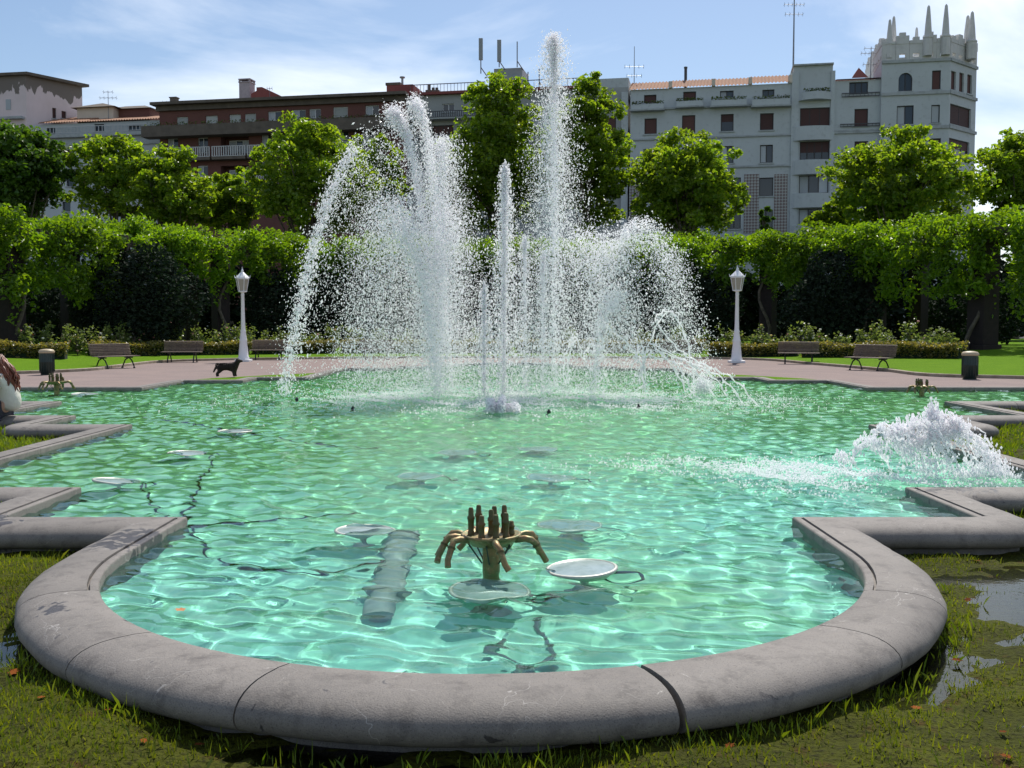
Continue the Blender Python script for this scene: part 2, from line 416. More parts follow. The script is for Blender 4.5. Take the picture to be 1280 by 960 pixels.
cx = (X[:-1, :-1] + X[1:, 1:]).ravel() / 2; cy_ = (Y[:-1, :-1] + Y[1:, 1:]).ravel() / 2
keep = inside(offset_poly(.12), cx, cy_); Fq = Fq[keep]
used = np.unique(Fq); remap = np.full(len(V), -1); remap[used] = np.arange(len(used))
wm = bpy.data.materials.new('pool_water'); wm.use_nodes = True; nt = wm.node_tree
nt.nodes.remove(nt.nodes['Principled BSDF']); gl = nt.nodes.new('ShaderNodeBsdfGlass')
gl.inputs['IOR'].default_value = 1.33; gl.inputs['Roughness'].default_value = 0; gl.inputs['Color'].default_value = (.86, .985, .95, 1)
nt.links.new(gl.outputs[0], nt.nodes['Material Output'].inputs[0])
water = struct(fast('water', V[used], remap[Fq], wm, smooth=True))
water.cycles.is_caustics_caster = True

# ------------------------------------------------------------------ ground, path, lawns
KERB_PX = [(-420, 478), (-160, 472), (26, 467.5), (114, 463.5), (150, 459), (205, 453), (270, 450.8), (340, 449.5), (480, 448), (640, 447.3), (800, 448), (940, 450), (1010, 455.5), (1095, 463), (1160, 470.5), (1280, 474), (1440, 479), (1700, 485)]
KERB = [on_z(x, y, 0) for x, y in KERB_PX]
def smooth_line(P, n=6):
    out = []
    for i in range(len(P) - 1):
        p0, p1, p2, p3 = P[max(i - 1, 0)], P[i], P[i + 1], P[min(i + 2, len(P) - 1)]
        for k in range(n):
            t = k / n
            out.append(.5 * ((2 * p1) + (p2 - p0) * t + (2 * p0 - 5 * p1 + 4 * p2 - p3) * t * t + (3 * p1 - p0 - 3 * p2 + p3) * t ** 3))
    out.append(P[-1]); return out
KS = smooth_line(KERB)
KC = Vector((0, 22 * S, 0))
kang = np.array([math.atan2(p.x - KC.x, p.y - KC.y) for p in KS]); krad = np.array([(p - KC).length for p in KS])
def lawn_z(x, y):
    a = math.atan2(x - KC.x, y - KC.y); r = math.hypot(x - KC.x, y - KC.y)
    d = max(0, r - float(np.interp(a, kang, krad)))
    return .09 + .035 * min(d, 14)

M['soil'] = mat('wet_mossy_soil', (.04, .045, .004), .9, spec=.12, noise=[(1.6, (.062, .07, .004), .42, .6), (6, (.06, .03, .007), .56, .7), (40, (.018, .018, .004), .48, .66)], bump=[(40, .9, .03)])
M['lawn'] = mat('mown_lawn', (.1, .205, .004), .95, spec=.08, noise=[(1.2, (.125, .235, .006), .4, .7), (25, (.07, .15, .003), .45, .65)], bump=[(60, .9, .03)])
M['path'] = mat('reddish_gravel_path', (.2, .15, .14), .95, noise=[(.7, (.25, .185, .165), .4, .7), (30, (.14, .105, .1), .5, .7)], bump=[(80, .5, .01)])
M['kerb'] = mat('path_kerb', (.33, .28, .22), .9, noise=[(4, (.2, .15, .1), .4, .7)])
M['street'] = mat('street_asphalt', (.05, .05, .052), .9)

def poly_sheet(name, loops, z, m):
    flat = [v for l in loops for v in l]
    tri = tessellate_polygon([[Vector((x, y, 0)) for x, y in l] for l in loops])
    mb = MB(); mb.add([(x, y, z) for x, y in flat], [t if (Vector((flat[t[1]][0]-flat[t[0]][0], flat[t[1]][1]-flat[t[0]][1])).cross(Vector((flat[t[2]][0]-flat[t[0]][0], flat[t[2]][1]-flat[t[0]][1])))) > 0 else t[::-1] for t in tri])
    return mb.build(name, m)
struct(poly_sheet('ground', [[(-900, -300), (900, -300), (900, 1500), (-900, 1500)], POLY_MID], -.2, M['soil']))

# wet lawn round the front of the basin: uneven soil with standing water in the hollows
SOIL_Z = -.078
def soil_h(X, Y):
    g = np.random.default_rng(3); Z = np.zeros_like(X)
    for lam, a, n in ((2.2, .016, 6), (.9, .009, 7), (.35, .005, 8), (.14, .0032, 9), (.08, .002, 8)):
        for k in range(n):
            th = g.uniform(0, 6.28); l = lam * g.uniform(.7, 1.3); p = g.uniform(0, 6.28)
            Z += a / math.sqrt(n) * 1.6 * np.sin(2 * math.pi / l * (X * math.cos(th) + Y * math.sin(th)) + p + .8 * np.sin(2.1 * X / lam + p))
    r = np.hypot(X - PX, Y - APC)
    Z += .016 * np.exp(-((r - 3.25) / .36) ** 2)                              # the bank along the rim stands out of the water
    Z -= .045 * np.exp(-(((X - 3.6) / .75) ** 2 + ((Y - 5.8) / 1.9) ** 2))    # pool of water to the right
    Z -= .042 * np.exp(-(((X + 2.95) / .55) ** 2 + ((Y - 4.75) / 1.0) ** 2))
    Z += .05 * np.clip((np.abs(X) - 3.6) / 1.2, 0, 1) * np.clip((Y - 6.2) / .8, 0, 1)
    return Z
SX = np.arange(-11, 11.01, .058); SY = np.arange(2.9, 19.6, .06)
X, Y = np.meshgrid(SX, SY); Zs = SOIL_Z + soil_h(X, Y)
Vs = np.stack([X, Y, Zs], -1).reshape(-1, 3); idx = np.arange(X.size).reshape(X.shape)
Fs = np.stack([idx[:-1, :-1], idx[:-1, 1:], idx[1:, 1:], idx[1:, :-1]], -1).reshape(-1, 4)
cx = (X[:-1, :-1] + X[1:, 1:]).ravel() / 2; cy_ = (Y[:-1, :-1] + Y[1:, 1:]).ravel() / 2
Fs = Fs[~inside(POLY_MID, cx, cy_) & ((cy_ < 11.2) | (np.abs(cx) > 4))]
used = np.unique(Fs); remap = np.full(len(Vs), -1); remap[used] = np.arange(len(used))
struct(fast('wet_lawn', Vs[used], remap[Fs], M['soil'], smooth=True))
pm = mat('standing_water', (.05, .05, .035), .03, spec=.5)
nt = pm.node_tree; b = nt.nodes['Principled BSDF']; b.inputs['IOR'].default_value = 1.33
tr = nt.nodes.new('ShaderNodeBsdfTransparent'); gs = nt.nodes.new('ShaderNodeBsdfGlossy'); gs.inputs['Roughness'].default_value = .04
fr = nt.nodes.new('ShaderNodeFresnel'); fr.inputs['IOR'].default_value = 1.38
tcn = nt.nodes.new('ShaderNodeTexCoord'); nn = nt.nodes.new('ShaderNodeTexNoise'); nn.inputs['Scale'].default_value = 16; nn.inputs['Detail'].default_value = 3
bn = nt.nodes.new('ShaderNodeBump'); bn.inputs['Strength'].default_value = .12; bn.inputs['Distance'].default_value = .01
nt.links.new(tcn.outputs['Object'], nn.inputs['Vector']); nt.links.new(nn.outputs[0], bn.inputs['Height'])
nt.links.new(bn.outputs[0], gs.inputs['Normal']); nt.links.new(bn.outputs[0], fr.inputs['Normal'])
ms = nt.nodes.new('ShaderNodeMixShader'); nt.links.new(fr.outputs[0], ms.inputs[0]); nt.links.new(tr.outputs[0], ms.inputs[1]); nt.links.new(gs.outputs[0], ms.inputs[2])
tr.inputs[0].default_value = (.62, .64, .55, 1)
nt.links.new(ms.outputs[0], nt.nodes['Material Output'].inputs[0])
PUD_Z = SOIL_Z - .013
struct(poly_sheet('puddle', [[(-6, 2.95), (6, 2.95), (6, 7.2)] + [(PX + 2.5, 7.2)] + [(PX + 2.5 * math.cos(R(-a)), APC + 2.5 * math.sin(R(-a))) for a in range(0, 181, 6)] + [(PX - 2.5, 7.2), (-6, 7.2)]], PUD_Z, pm))

# path behind the basin, small grass wedges in the corners, kerb, rising lawn
far = [p for p in offset_poly(.3) if p[1] > PC + 1.5]
far_path = [(p.x, p.y) for p in KS]
struct(poly_sheet('path', [[(-45, 20.4 * S)] + sorted([p for p in far if False]) + [(-13.6, 20.4 * S)] + [p for p in far][::-1] + [(13.4, 20.4 * S), (45, 20.4 * S)] + [(x, y) for x, y in far_path][::-1]], .0, M['path']))
for s in (-1, 1):
    c = [(PX + s * 5.75, 24.55), (PX + s * 7.1, 24.5), (PX + s * 7.2, 23.3), (PX + s * 8.8, 23.2), (PX + s * 9.4, 23.9), (PX + s * 8.6, 25.6), (PX + s * 7.4, 27.2), (PX + s * 5.75, 28.8)]; c = [(x, y * S) for x, y in c]
    struct(poly_sheet('grass_wedge', [c if s > 0 else c[::-1]], .02, M['lawn']))
mb = MB(); ring = []
for i in range(len(KS)):
    p = KS[i]; t = (KS[min(i + 1, len(KS) - 1)] - KS[max(i - 1, 0)]).normalized(); nr = Vector((-t.y, t.x, 0))
    a, c = p, p + nr * .14
    ring.append([(a.x, a.y, -.05), (a.x, a.y, .085), (a.x + nr.x * .015, a.y + nr.y * .015, .1), (c.x, c.y, .1), (c.x, c.y, -.05)])
for i in range(len(ring) - 1):
    mb.add(ring[i] + ring[i + 1], [(k, k + 5, k + 6, k + 1) for k in range(4)])
struct(mb.build('kerb', M['kerb']))
# lawn grid in (angle, distance)
la = np.linspace(kang.min(), kang.max(), 160); ld = [0.1, .5, 1.2, 2.5, 4, 6, 9, 14, 24, 40]
V = []; 
for a in la:
    r0 = float(np.interp(a, kang, krad))
    for d in ld:
        V.append((KC.x + (r0 + d) * math.sin(a), KC.y + (r0 + d) * math.cos(a), .09 + .035 * min(d - .1, 14)))
nd = len(ld); Fl = [(i * nd + k, i * nd + k + 1, (i + 1) * nd + k + 1, (i + 1) * nd + k) for i in range(len(la) - 1) for k in range(nd - 1)]
Fl = [f[::-1] for f in Fl]
struct(fast('lawn', V, Fl, M['lawn'], smooth=True))
mb = MB(); mb.add([(-250, 72, .60), (250, 72, .60), (250, 260, .60), (-250, 260, .60)], [(0, 1, 2, 3)])
struct(mb.build('street', M['street']))
# ------------------------------------------------------------------ buildings
M['plaster'] = mat('pale_grey_render', (.5, .535, .54), .9, noise=[(.35, (.455, .485, .49), .4, .7), (2.5, (.38, .4, .4), .55, .75)], bump=[(6, .2, .02)])
M['plaster_warm'] = mat('cream_render', (.66, .57, .47), .9, noise=[(.8, (.58, .5, .42), .4, .7)])
M['grey_wall'] = mat('grey_render', (.36, .37, .36), .9, noise=[(.5, (.3, .31, .3), .4, .7)])
M['trim'] = mat('stone_trim', (.4, .425, .425), .9, noise=[(2, (.29, .305, .3), .45, .7)])
M['brickwall'] = mat('red_brown_brick', (.15, .062, .05), .9, noise=[(.6, (.12, .05, .042), .4, .7), (14, (.19, .085, .065), .5, .7)])
M['brick_trim'] = mat('weathered_cornice', (.14, .115, .09), .9, noise=[(1.5, (.09, .075, .06), .4, .7)])
M['tile'] = mat('terracotta_tile', (.3, .14, .075), .85, noise=[(.8, (.22, .11, .065), .4, .7), (6, (.37, .2, .11), .5, .7)])
M['tile_red'] = mat('dull_red_tile', (.25, .07, .06), .85, noise=[(1.2, (.19, .055, .05), .4, .7)])
M['shutter'] = mat('brown_roller_blind', (.085, .035, .03), .7, objrand=.3)
M['shutter_pale'] = mat('pale_roller_blind', (.42, .44, .42), .7, objrand=.15)
M['frame_dark'] = mat('dark_window_frame', (.035, .03, .03), .6)
M['frame_white'] = mat('white_window_frame', (.62, .63, .63), .5)
M['pane'] = mat('window_pane', (.035, .045, .055), .06, objrand=.3)
M['curtain'] = mat('net_curtain', (.4, .43, .45), .5, objrand=.2)
M['rail'] = mat('balcony_rail', (.5, .5, .49), .6)
M['rail_dark'] = mat('dark_railing', (.06, .06, .065), .5, .3)
M['steel'] = mat('antenna_steel', (.2, .21, .23), .4, .6)
M['antenna'] = mat('antenna_panel', (.3, .32, .33), .6)
M['chimney'] = mat('chimney_render', (.42, .36, .38), .9, noise=[(3, (.34, .3, .31), .4, .7)])
def lattice_mat():
    m = mat('lattice_panel', (.4, .4, .38), .9); nt = m.node_tree; b = nt.nodes['Principled BSDF']
    tc = nt.nodes.new('ShaderNodeTexCoord'); mp = nt.nodes.new('ShaderNodeMapping'); mp.inputs['Rotation'].default_value = (0, R(45), 0)
    ck = nt.nodes.new('ShaderNodeTexChecker'); ck.inputs['Scale'].default_value = 5.2
    ck.inputs['Color1'].default_value = (.4, .4, .38, 1); ck.inputs['Color2'].default_value = (.2, .15, .14, 1)
    nt.links.new(tc.outputs['Object'], mp.inputs[0]); nt.links.new(mp.outputs[0], ck.inputs['Vector']); nt.links.new(ck.outputs[0], b.inputs['Base Color'])
    return m
M['lattice'] = lattice_mat()
M['planter'] = leaf_mat('planter_leaves', (.05, .09, .015), (.12, .16, .03), .3)
M['planter_fl'] = mat('planter_blooms', (.5, .12, .14), .7, island=.4)

class Face:
    """a vertical facade plane: local x = along, y = inward, z = up in the building's own frame"""
    def __init__(s, root, ang, lo=(0, 0), lang=0):
        s.root = root; s.ang = ang; s.lo = lo; s.lang = lang
        ca, sa = math.cos(ang), math.sin(ang); O = root.location
        s.O = Vector((O.x + lo[0] * ca - lo[1] * sa, O.y + lo[0] * sa + lo[1] * ca))
        s.u = Vector((math.cos(ang + lang), math.sin(ang + lang))); s.n = Vector((-s.u.y, s.u.x))
    def px(s, x, y, w=0):
        d = ray(x, y); C2 = Vector((0, 0)); o = s.O + s.n * w
        t = (o - C2).dot(s.n) / Vector((d.x, d.y)).dot(s.n)
        P = Vector((d.x, d.y)) * t
        return ((P - s.O).dot(s.u), CAM_Z + d.z * t)
    def loc(s, u, h, w):
        c, q = math.cos(s.lang), math.sin(s.lang)
        return (s.lo[0] + u * c - w * q, s.lo[1] + u * q + w * c, h)
    def box(s, mb, u0, u1, h0, h1, w0, w1):
        vs = [s.loc(u, h, w) for h in (h0, h1) for u, w in ((u0, w0), (u1, w0), (u1, w1), (u0, w1))]
        mb.add(vs, [(3, 2, 1, 0), (4, 5, 6, 7), (0, 1, 5, 4), (1, 2, 6, 5), (2, 3, 7, 6), (3, 0, 4, 7)]); return mb
    def wall(s, mb, u0, u1, h0, h1, holes, depth=.3):
        us = sorted({u0, u1, *[min(max(v, u0), u1) for q in holes for v in (q[0], q[2])]})
        hs = sorted({h0, h1, *[min(max(v, h0), h1) for q in holes for v in (q[1], q[3])]})
        for i in range(len(us) - 1):
            for j in range(len(hs) - 1):
                cu, ch = (us[i] + us[i + 1]) / 2, (hs[j] + hs[j + 1]) / 2
                if any(q[0] < cu < q[2] and q[1] < ch < q[3] for q in holes): continue
                mb.add([s.loc(us[i], hs[j], 0), s.loc(us[i + 1], hs[j], 0), s.loc(us[i + 1], hs[j + 1], 0), s.loc(us[i], hs[j + 1], 0)], [(0, 1, 2, 3)])
        for a, b, c, d in holes:
            A = [s.loc(a, b, 0), s.loc(c, b, 0), s.loc(c, d, 0), s.loc(a, d, 0), s.loc(a, b, depth), s.loc(c, b, depth), s.loc(c, d, depth), s.loc(a, d, depth)]
            mb.add(A, [(0, 4, 5, 1), (1, 5, 6, 2), (2, 6, 7, 3), (3, 7, 4, 0)])
    def window(s, q, kind='S', mull=1, frame='frame_dark', sill='trim', depth=.2):
        """kind S shut blind, H half blind, G glass, C curtained"""
        a, b, c, d = q; t = .07; root = s.root
        mb = MB()
        s.box(mb, a, c, b, b + t, depth - .05, depth + .06); s.box(mb, a, c, d - t, d, depth - .05, depth + .06)
        s.box(mb, a, a + t, b + t, d - t, depth - .05, depth + .06); s.box(mb, c - t, c, b + t, d - t, depth - .05, depth + .06)
        for k in range(mull):
            x = a + (c - a) * (k + 1) / (mull + 1); s.box(mb, x - t / 2, x + t / 2, b + t, d - t, depth - .045, depth + .055)
        w = mb.build('window', M[frame], root)
        if kind in 'HGC':
            n = mull + 1
            for k in range(n):
                x0 = a + (c - a) * k / n; x1 = a + (c - a) * (k + 1) / n
                mb = MB(); s.box(mb, x0 + t * .6, x1 - t * .6, b + t * .8, d - t * .8, depth + .0, depth + .02)
                mb.build('pane', M['curtain' if kind == 'C' and k % 2 == 0 else 'pane'], w)
        if kind in 'SH' or kind == 'P':
            top = d - t; bot = b + t if kind in 'SP' else b + (d - b) * rnd.uniform(.4, .7)
            mb = MB(); nsl = max(4, int((top - bot) / .14))
            for k in range(nsl):
                z0 = bot + (top - bot) * k / nsl; z1 = bot + (top - bot) * (k + .86) / nsl
                s.box(mb, a + t * .8, c - t * .8, z0, z1, depth - .03, depth - .012)
            s.box(mb, a + t * .9, c - t * .9, bot, top, depth - .018, depth - .004)
            mb.build('roller_blind', M['shutter_pale' if kind == 'P' else 'shutter'], w)
        mb = MB(); s.box(mb, a - .12, c + .12, b - .12, b - .002, -.1, .17); mb.build('sill', M[sill], w)
        return w
    def slab(s, name, m, u0, u1, h0, h1, w0, w1, parent=None):
        mb = MB(); s.box(mb, u0, u1, h0, h1, w0, w1); return mb.build(name, M[m], parent or s.root)
    def rail(s, name, m, u0, u1, h0, h1, w, bar=.16, bw=.05, parent=None):
        mb = MB(); s.box(mb, u0, u1, h1 - .07, h1, w - .03, w + .03); s.box(mb, u0, u1, h0, h0 + .06, w - .03, w + .03)
        n = max(2, int((u1 - u0) / bar))
        for k in range(n + 1):
            u = u0 + bw / 2 + (u1 - u0 - bw) * k / n; s.box(mb, u - bw / 2, u + bw / 2, h0 + .06, h1 - .07, w - .02, w + .02)
        return mb.build(name, M[m], parent or s.root)
    def plants(s, u0, u1, h, w, n=60, parent=None):
        c = np.stack([rng.uniform(u0, u1, n * 3), np.full(n * 3, w) + rng.uniform(-.12, .12, n * 3), h + rng.uniform(0, .32, n * 3)], -1)
        c = np.array([s.loc(p[0], p[2], p[1]) for p in c])
        o = stuff(leaf_cloud('planter_plants', c, .16, M['planter'], parent or s.root, up=.3))
        return o
def leaf_cloud(name, C, size, m, parent=None, up=.5, droop=0, jit=.35, aspect=.42, outc=None):
    n = len(C); C = np.asarray(C, float)
    a = rng.normal(size=(n, 3)); a[:, 2] = a[:, 2] * .6 - droop
    if outc is not None: a += outc * .6
    a /= np.linalg.norm(a, axis=1, keepdims=True)
    nn = rng.normal(size=(n, 3)) ; nn[:, 2] = np.abs(nn[:, 2]) + up
    b = np.cross(a, nn); b /= np.linalg.norm(b, axis=1, keepdims=True) + 1e-9
    nn = np.cross(b, a); s = size * (1 + jit * rng.uniform(-1, 1, (n, 1)))
    base = C - a * s * .5; tip = C + a * s * .5 - nn * s * .1
    l = C + b * s * aspect + nn * s * .13; r = C - b * s * aspect + nn * s * .13
    V = np.stack([base, r, tip, l], 1).reshape(-1, 3); i = np.arange(n)[:, None] * 4
    F_ = np.concatenate([i + np.array([[0, 1, 2]]), i + np.array([[0, 2, 3]])], 1).reshape(-1, 3)
    return fast(name, V, F_, m, parent)

ANG = -math.atan(.165 * S)
GZ = .62
def facade_point(px):                     # where the street line is seen at this pixel column
    d = (px - 640) / F_PX
    y = 85 * S / (1 + .165 * S * d); return Vector((d * y, y, 0))

# ---------- white corner building with the crowned tower
W = empty('apartment_building', facade_point(786), ANG)
tag(W, 'pale grey rendered apartment building with a spired crown on its corner tower', 'building')
f = Face(W, ANG)
U = lambda x, y=200: f.px(x, y)[0]
H = lambda y, x=900: f.px(x, y)[1]
def rect(F_, x0, y0, x1, y1):
    a, d = F_.px(x0, (y0 + y1) / 2)[0], F_.px((x0 + x1) / 2, y0)[1]
    c, b = F_.px(x1, (y0 + y1) / 2)[0], F_.px((x0 + x1) / 2, y1)[1]
    return (a, b, c, d)
uE = U(1100, 150)
wins = []
rows = [((805.5, 148, 821, 167.5), 'S', 0), ((852.5, 144, 869, 166.5), 'S', 0), ((901, 142.5, 917, 164), 'H', 0), ((950, 141.5, 967, 162.5), 'S', 0),
        ((804, 186, 820, 207), 'H', 1), ((852.5, 184, 868, 206), 'G', 1), ((901, 182.5, 917, 204), 'C', 1), ((950, 181, 966, 203.5), 'C', 1),
        ((804, 224, 820, 247), 'G', 1), ((852, 224, 868, 247), 'G', 1), ((909, 222, 926, 245), 'G', 0), ((949, 222, 966.5, 245), 'G', 0),
        ((804, 264, 820, 287), 'G', 1), ((909, 262, 926, 286), 'G', 1), ((949, 262, 966, 286), 'G', 1),
        ((1000, 134.6, 1037.3, 158), 'S', 2), ((999.7, 176.5, 1036.8, 200), 'H', 3), ((998.8, 219, 1035.5, 241.5), 'C', 2), ((998.5, 260.6, 1034, 281), 'C', 2),
        ((1068, 136, 1085, 157.5), 'S', 0), ((1068, 176.5, 1085, 198), 'S', 0), ((1067, 218, 1085, 240), 'G', 0),
        ((1061.5, 102.5, 1085, 118), 'G', 2),
        ((805, 118.5, 820.5, 129), 'S', 0), ((854, 114.5, 870, 125), 'S', 0), ((900, 113.5, 917, 122.5), 'C', 1), ((953, 112, 968, 121), 'G', 1), ((1011, 101.5, 1027.5, 116), 'G', 1)]
holes = [(rect(f, *r), k, mu) for r, k, mu in rows]
top = H(106, 880); roofline = [(786, 838, 106), (838, 892, 103), (892, 938, 101), (938, 988, 98)]
mb = MB(); f.wall(mb, 0, uE, GZ - .6, H(106, 940), [h[0] for h in holes if h[0][3] < H(106, 940)])
# plain side and back walls
d_ = 13
f.box(mb, .02, uE - .02, GZ - .6, H(106, 940) - .02, .32, d_)
mb.build('wall', M['plaster'], W)
for h, k, mu in holes: f.window(h, k, mu)
for x0, x1, yt in roofline:               # each tiled roof strip with its own fire wall
    a, b = U(x0, yt), U(x1, yt); ht = H(yt + 2, (x0 + x1) / 2); hb = H(106, 940)
    if x0 > 780: f.slab('attic_wall', 'plaster', a + .05, b - .05, hb - .01, ht - .5, .4, d_ - .1)
    mb = MB(); n = max(6, int((b - a) / .3))
    for k in range(n):                    # rows of half-round tiles running up the slope
        u0 = a + (b - a) * k / n; u1 = a + (b - a) * (k + 1) / n; um = (u0 + u1) / 2
        h0, h1 = f.px(x0, yt + 7, -.25)[1], f.px(x0, yt - 1, 2.6)[1]
        L_ = [f.loc(u0, h0, -.25), f.loc(um, h0 + .12, -.25), f.loc(u1, h0, -.25), f.loc(u0, h1, 2.6), f.loc(um, h1 + .12, 2.6), f.loc(u1, h1, 2.6)]
        mb.add(L_, [(0, 1, 4, 3), (1, 2, 5, 4)])
    r_ = mb.build('roof', M['tile'], W)
    f.slab('fire_wall', 'plaster_warm', b - .16, b + .16, hb, ht + .35, -.2, 1.2, W)
for y, x0, x1, pr in ((133, 786, 988, .22), (171, 786, 1100, .16), (209, 786, 1100, .16), (168.5, 1040, 1100, .12)):
    f.slab('cornice', 'trim', U(x0, y) + .02, U(x1, y) - .02, H(y + 1.4, 900), H(y - .8, 900), -pr, .0)
# terraces with parapets and planters in front of the attic
for x0, x1, yt, yb in ((790, 830, 132, 138), (846, 879, 128, 134), (889, 933, 126.5, 133), (940, 987, 125.5, 133)):
    f.slab('parapet', 'plaster', U(x0, yb), U(x1, yb), H(yb, (x0 + x1) / 2), H(yt, (x0 + x1) / 2), -.75, -.55)
    f.slab('terrace_slab', 'trim', U(x0, yb) - .1, U(x1, yb) + .1, H(yb + 2, (x0 + x1) / 2), H(yb, (x0 + x1) / 2) - .002, -.82, -.001)
    f.plants(U(x0, yb), U(x1, yb), H(yt, (x0 + x1) / 2) - .02, -.65, 50)
f.rail('terrace_rail', 'rail_dark', U(1052, 118), U(1100, 118) - .05, H(121, 1076), H(116, 1076), -.15, .3, .03)
f.rail('balcony_rail', 'rail_dark', U(1050, 157), U(1100, 157) - .05, H(158.5, 1076), H(154.5, 1076), -.15, .3, .03)
for x0, x1, y in ((930, 948.5, 218), (967.5, 984, 218), (786.5, 803, 226)):
    f.slab('lattice_panel', 'lattice', U(x0, 250), U(x1, 250), H(292, x0), H(y, x0), -.05, -.002)
# projecting bay with wide windows and a curved balcony on top
u0, u1 = U(989, 150), U(1042, 150)
for yt, yb in ((158.5, 176), (200.5, 218.5), (242, 260), (282, 300)):
    mb = MB(); n = 10; hb, ht = H(yb, 1015), H(yt, 1015); V_ = []
    for k in range(n + 1):
        t = k / n; w = -.1 - .55 * math.sin(math.pi * t) ** .6; V_ += [f.loc(u0 + (u1 - u0) * t, hb, w), f.loc(u0 + (u1 - u0) * t, ht, w)]
    for k in range(n + 1): V_ += [f.loc(u0 + (u1 - u0) * k / n, hb, -.001), f.loc(u0 + (u1 - u0) * k / n, ht, -.001)]
    q = 2 * (n + 1)
    fs_ = [(2 * k, 2 * k + 2, 2 * k + 3, 2 * k + 1) for k in range(n)] + [(2 * k + 1, 2 * k + 3, q + 2 * k + 3, q + 2 * k + 1) for k in range(n)] + [(2 * k, q + 2 * k, q + 2 * k + 2, 2 * k + 2) for k in range(n)]
    mb.add(V_, fs_); mb.build('bay_panel', M['plaster'], W)
for xa, xb in ((989, 998), (1038, 1043)):
    f.slab('pilaster', 'plaster', U(xa, 150), U(xb, 150), GZ, H(90, 1015), -.18, -.0)
f.slab('bay_attic', 'plaster', U(992, 100), U(1041, 100), H(106, 940) - .02, H(82, 1016), .02, 6)
f.slab('bay_coping', 'trim', U(991, 82), U(1042, 82), H(82, 1016), H(80, 1016), -.25, 6.1)
mb = MB(); n = 12
for k in range(n):
    t0, t1 = k / n, (k + 1) / n; ua, ub = U(998, 118) + (U(1040, 118) - U(998, 118)) * t0, U(998, 118) + (U(1040, 118) - U(998, 118)) * t1
    wa, wb_ = -.15 - .8 * math.sin(math.pi * t0) ** .7, -.15 - .8 * math.sin(math.pi * t1) ** .7
    hb, ht = H(126, 1018), H(116.5, 1018)
    mb.add([f.loc(ua, hb, wa), f.loc(ub, hb, wb_), f.loc(ub, ht, wb_), f.loc(ua, ht, wa), f.loc(ua, hb, 0), f.loc(ub, hb, 0), f.loc(ub, ht, 0), f.loc(ua, ht, 0)], [(0, 1, 2, 3), (3, 2, 6, 7), (0, 4, 5, 1)])
mb.build('balcony', M['plaster'], W)
f.plants(U(1003, 116), U(1037, 116), H(116.5, 1018), -.6, 50)
f.slab('attic_wall', 'plaster', U(1043, 100), uE, H(106, 940) - .01, H(99, 1076), .4, 8)
mb = MB(); a, b = U(1046, 96), uE; ht = H(99, 1070); mid = U(1074, 96)
mb.add([f.loc(a, ht, -.3), f.loc(b, ht, -.3), f.loc(b, ht + 1, 5), f.loc(a, ht + 1, 5)], [(0, 1, 2, 3)])
mb.add([f.loc(U(1064, 96), ht + .02, -.4), f.loc(U(1085, 96), ht + .02, -.4), f.loc(mid, ht + 1.1, .4), f.loc(mid, ht + 1.3, 4)], [(0, 2, 3), (1, 3, 2), (0, 1, 2)])
mb.build('roof', M['tile_red'], W)

# tower
uT0, uT1 = uE, U(1185, 140); ft = Face(W, ANG, (uT0, -.45), 0)
angT = R(52); ft2 = Face(W, ANG, (uT1, -.45), angT)
T = lambda x, y: ft.px(x, y); tw = uT1 - uT0
hTop = T(1140, 74)[1]; side_w = ft2.px(1219.5, 140)[0]
tr = [((1123.2, 91, 1140.4, 114), 'G', 1), ((1165, 88, 1176, 112), 'S', 0), ((1121, 132, 1142, 155.5), 'C', 1), ((1164, 131, 1174.8, 153.4), 'C', 0), ((1121, 173, 1142, 196), 'H', 1), ((1160.5, 173, 1176, 196), 'H', 0), ((1121, 214, 1142, 237), 'G', 1), ((1160.5, 214, 1176, 237), 'G', 0)]
th = [(rect(ft, *r), k, mu) for r, k, mu in tr]
mb = MB(); ft.wall(mb, 0, tw, 0, hTop, [h[0] for h in th])
tr2 = [((1188.8, 89, 1194.8, 112.7), 'S', 0), ((1199, 91, 1204.8, 115.6), 'S', 0), ((1209, 93.4, 1215, 117.5), 'S', 0), ((1187.5, 132.8, 1213.6, 158), 'S', 1), ((1186, 175, 1211.5, 199), 'H', 2), ((1186, 217, 1211.5, 240), 'G', 2)]
th2 = [(rect(ft2, *r), k, mu) for r, k, mu in tr2]
ft2.wall(mb, 0, side_w, 0, hTop, [h[0] for h in th2])
# remaining faces of the tower (flat back, side, top)
pB = ft2.loc(side_w, 0, 0); back = 10
poly = [ft.loc(0, 0, 0)[:2], ft.loc(tw, 0, 0)[:2], pB[:2], (pB[0], back), (uT0, back)]
for (x0, y0), (x1, y1) in zip(poly[2:], poly[3:] + poly[:1]):
    mb.add([(x0, y0, 0), (x1, y1, 0), (x1, y1, hTop), (x0, y0, hTop)], [(0, 1, 2, 3)])
mb.add([(x, y, hTop) for x, y in poly], [tuple(range(5))])
cxp, cyp = sum(p[0] for p in poly) / 5, sum(p[1] for p in poly) / 5
ip = [(cxp + (x - cxp) * .9, cyp + (y - cyp) * .9) for x, y in poly]
for (x0, y0), (x1, y1) in zip(ip, ip[1:] + ip[:1]):
    mb.add([(x0, y0, 0), (x1, y1, 0), (x1, y1, hTop - .1), (x0, y0, hTop - .1)], [(0, 1, 2, 3)])
mb.build('tower', M['plaster'], W)
for h, k, mu in th: ft.window(h, k, mu)
for h, k, mu in th2: ft2.window(h, k, mu)
a = th[0][0]; rr = (a[2] - a[0]) / 2; ce = ((a[0] + a[2]) / 2, a[3] - rr)
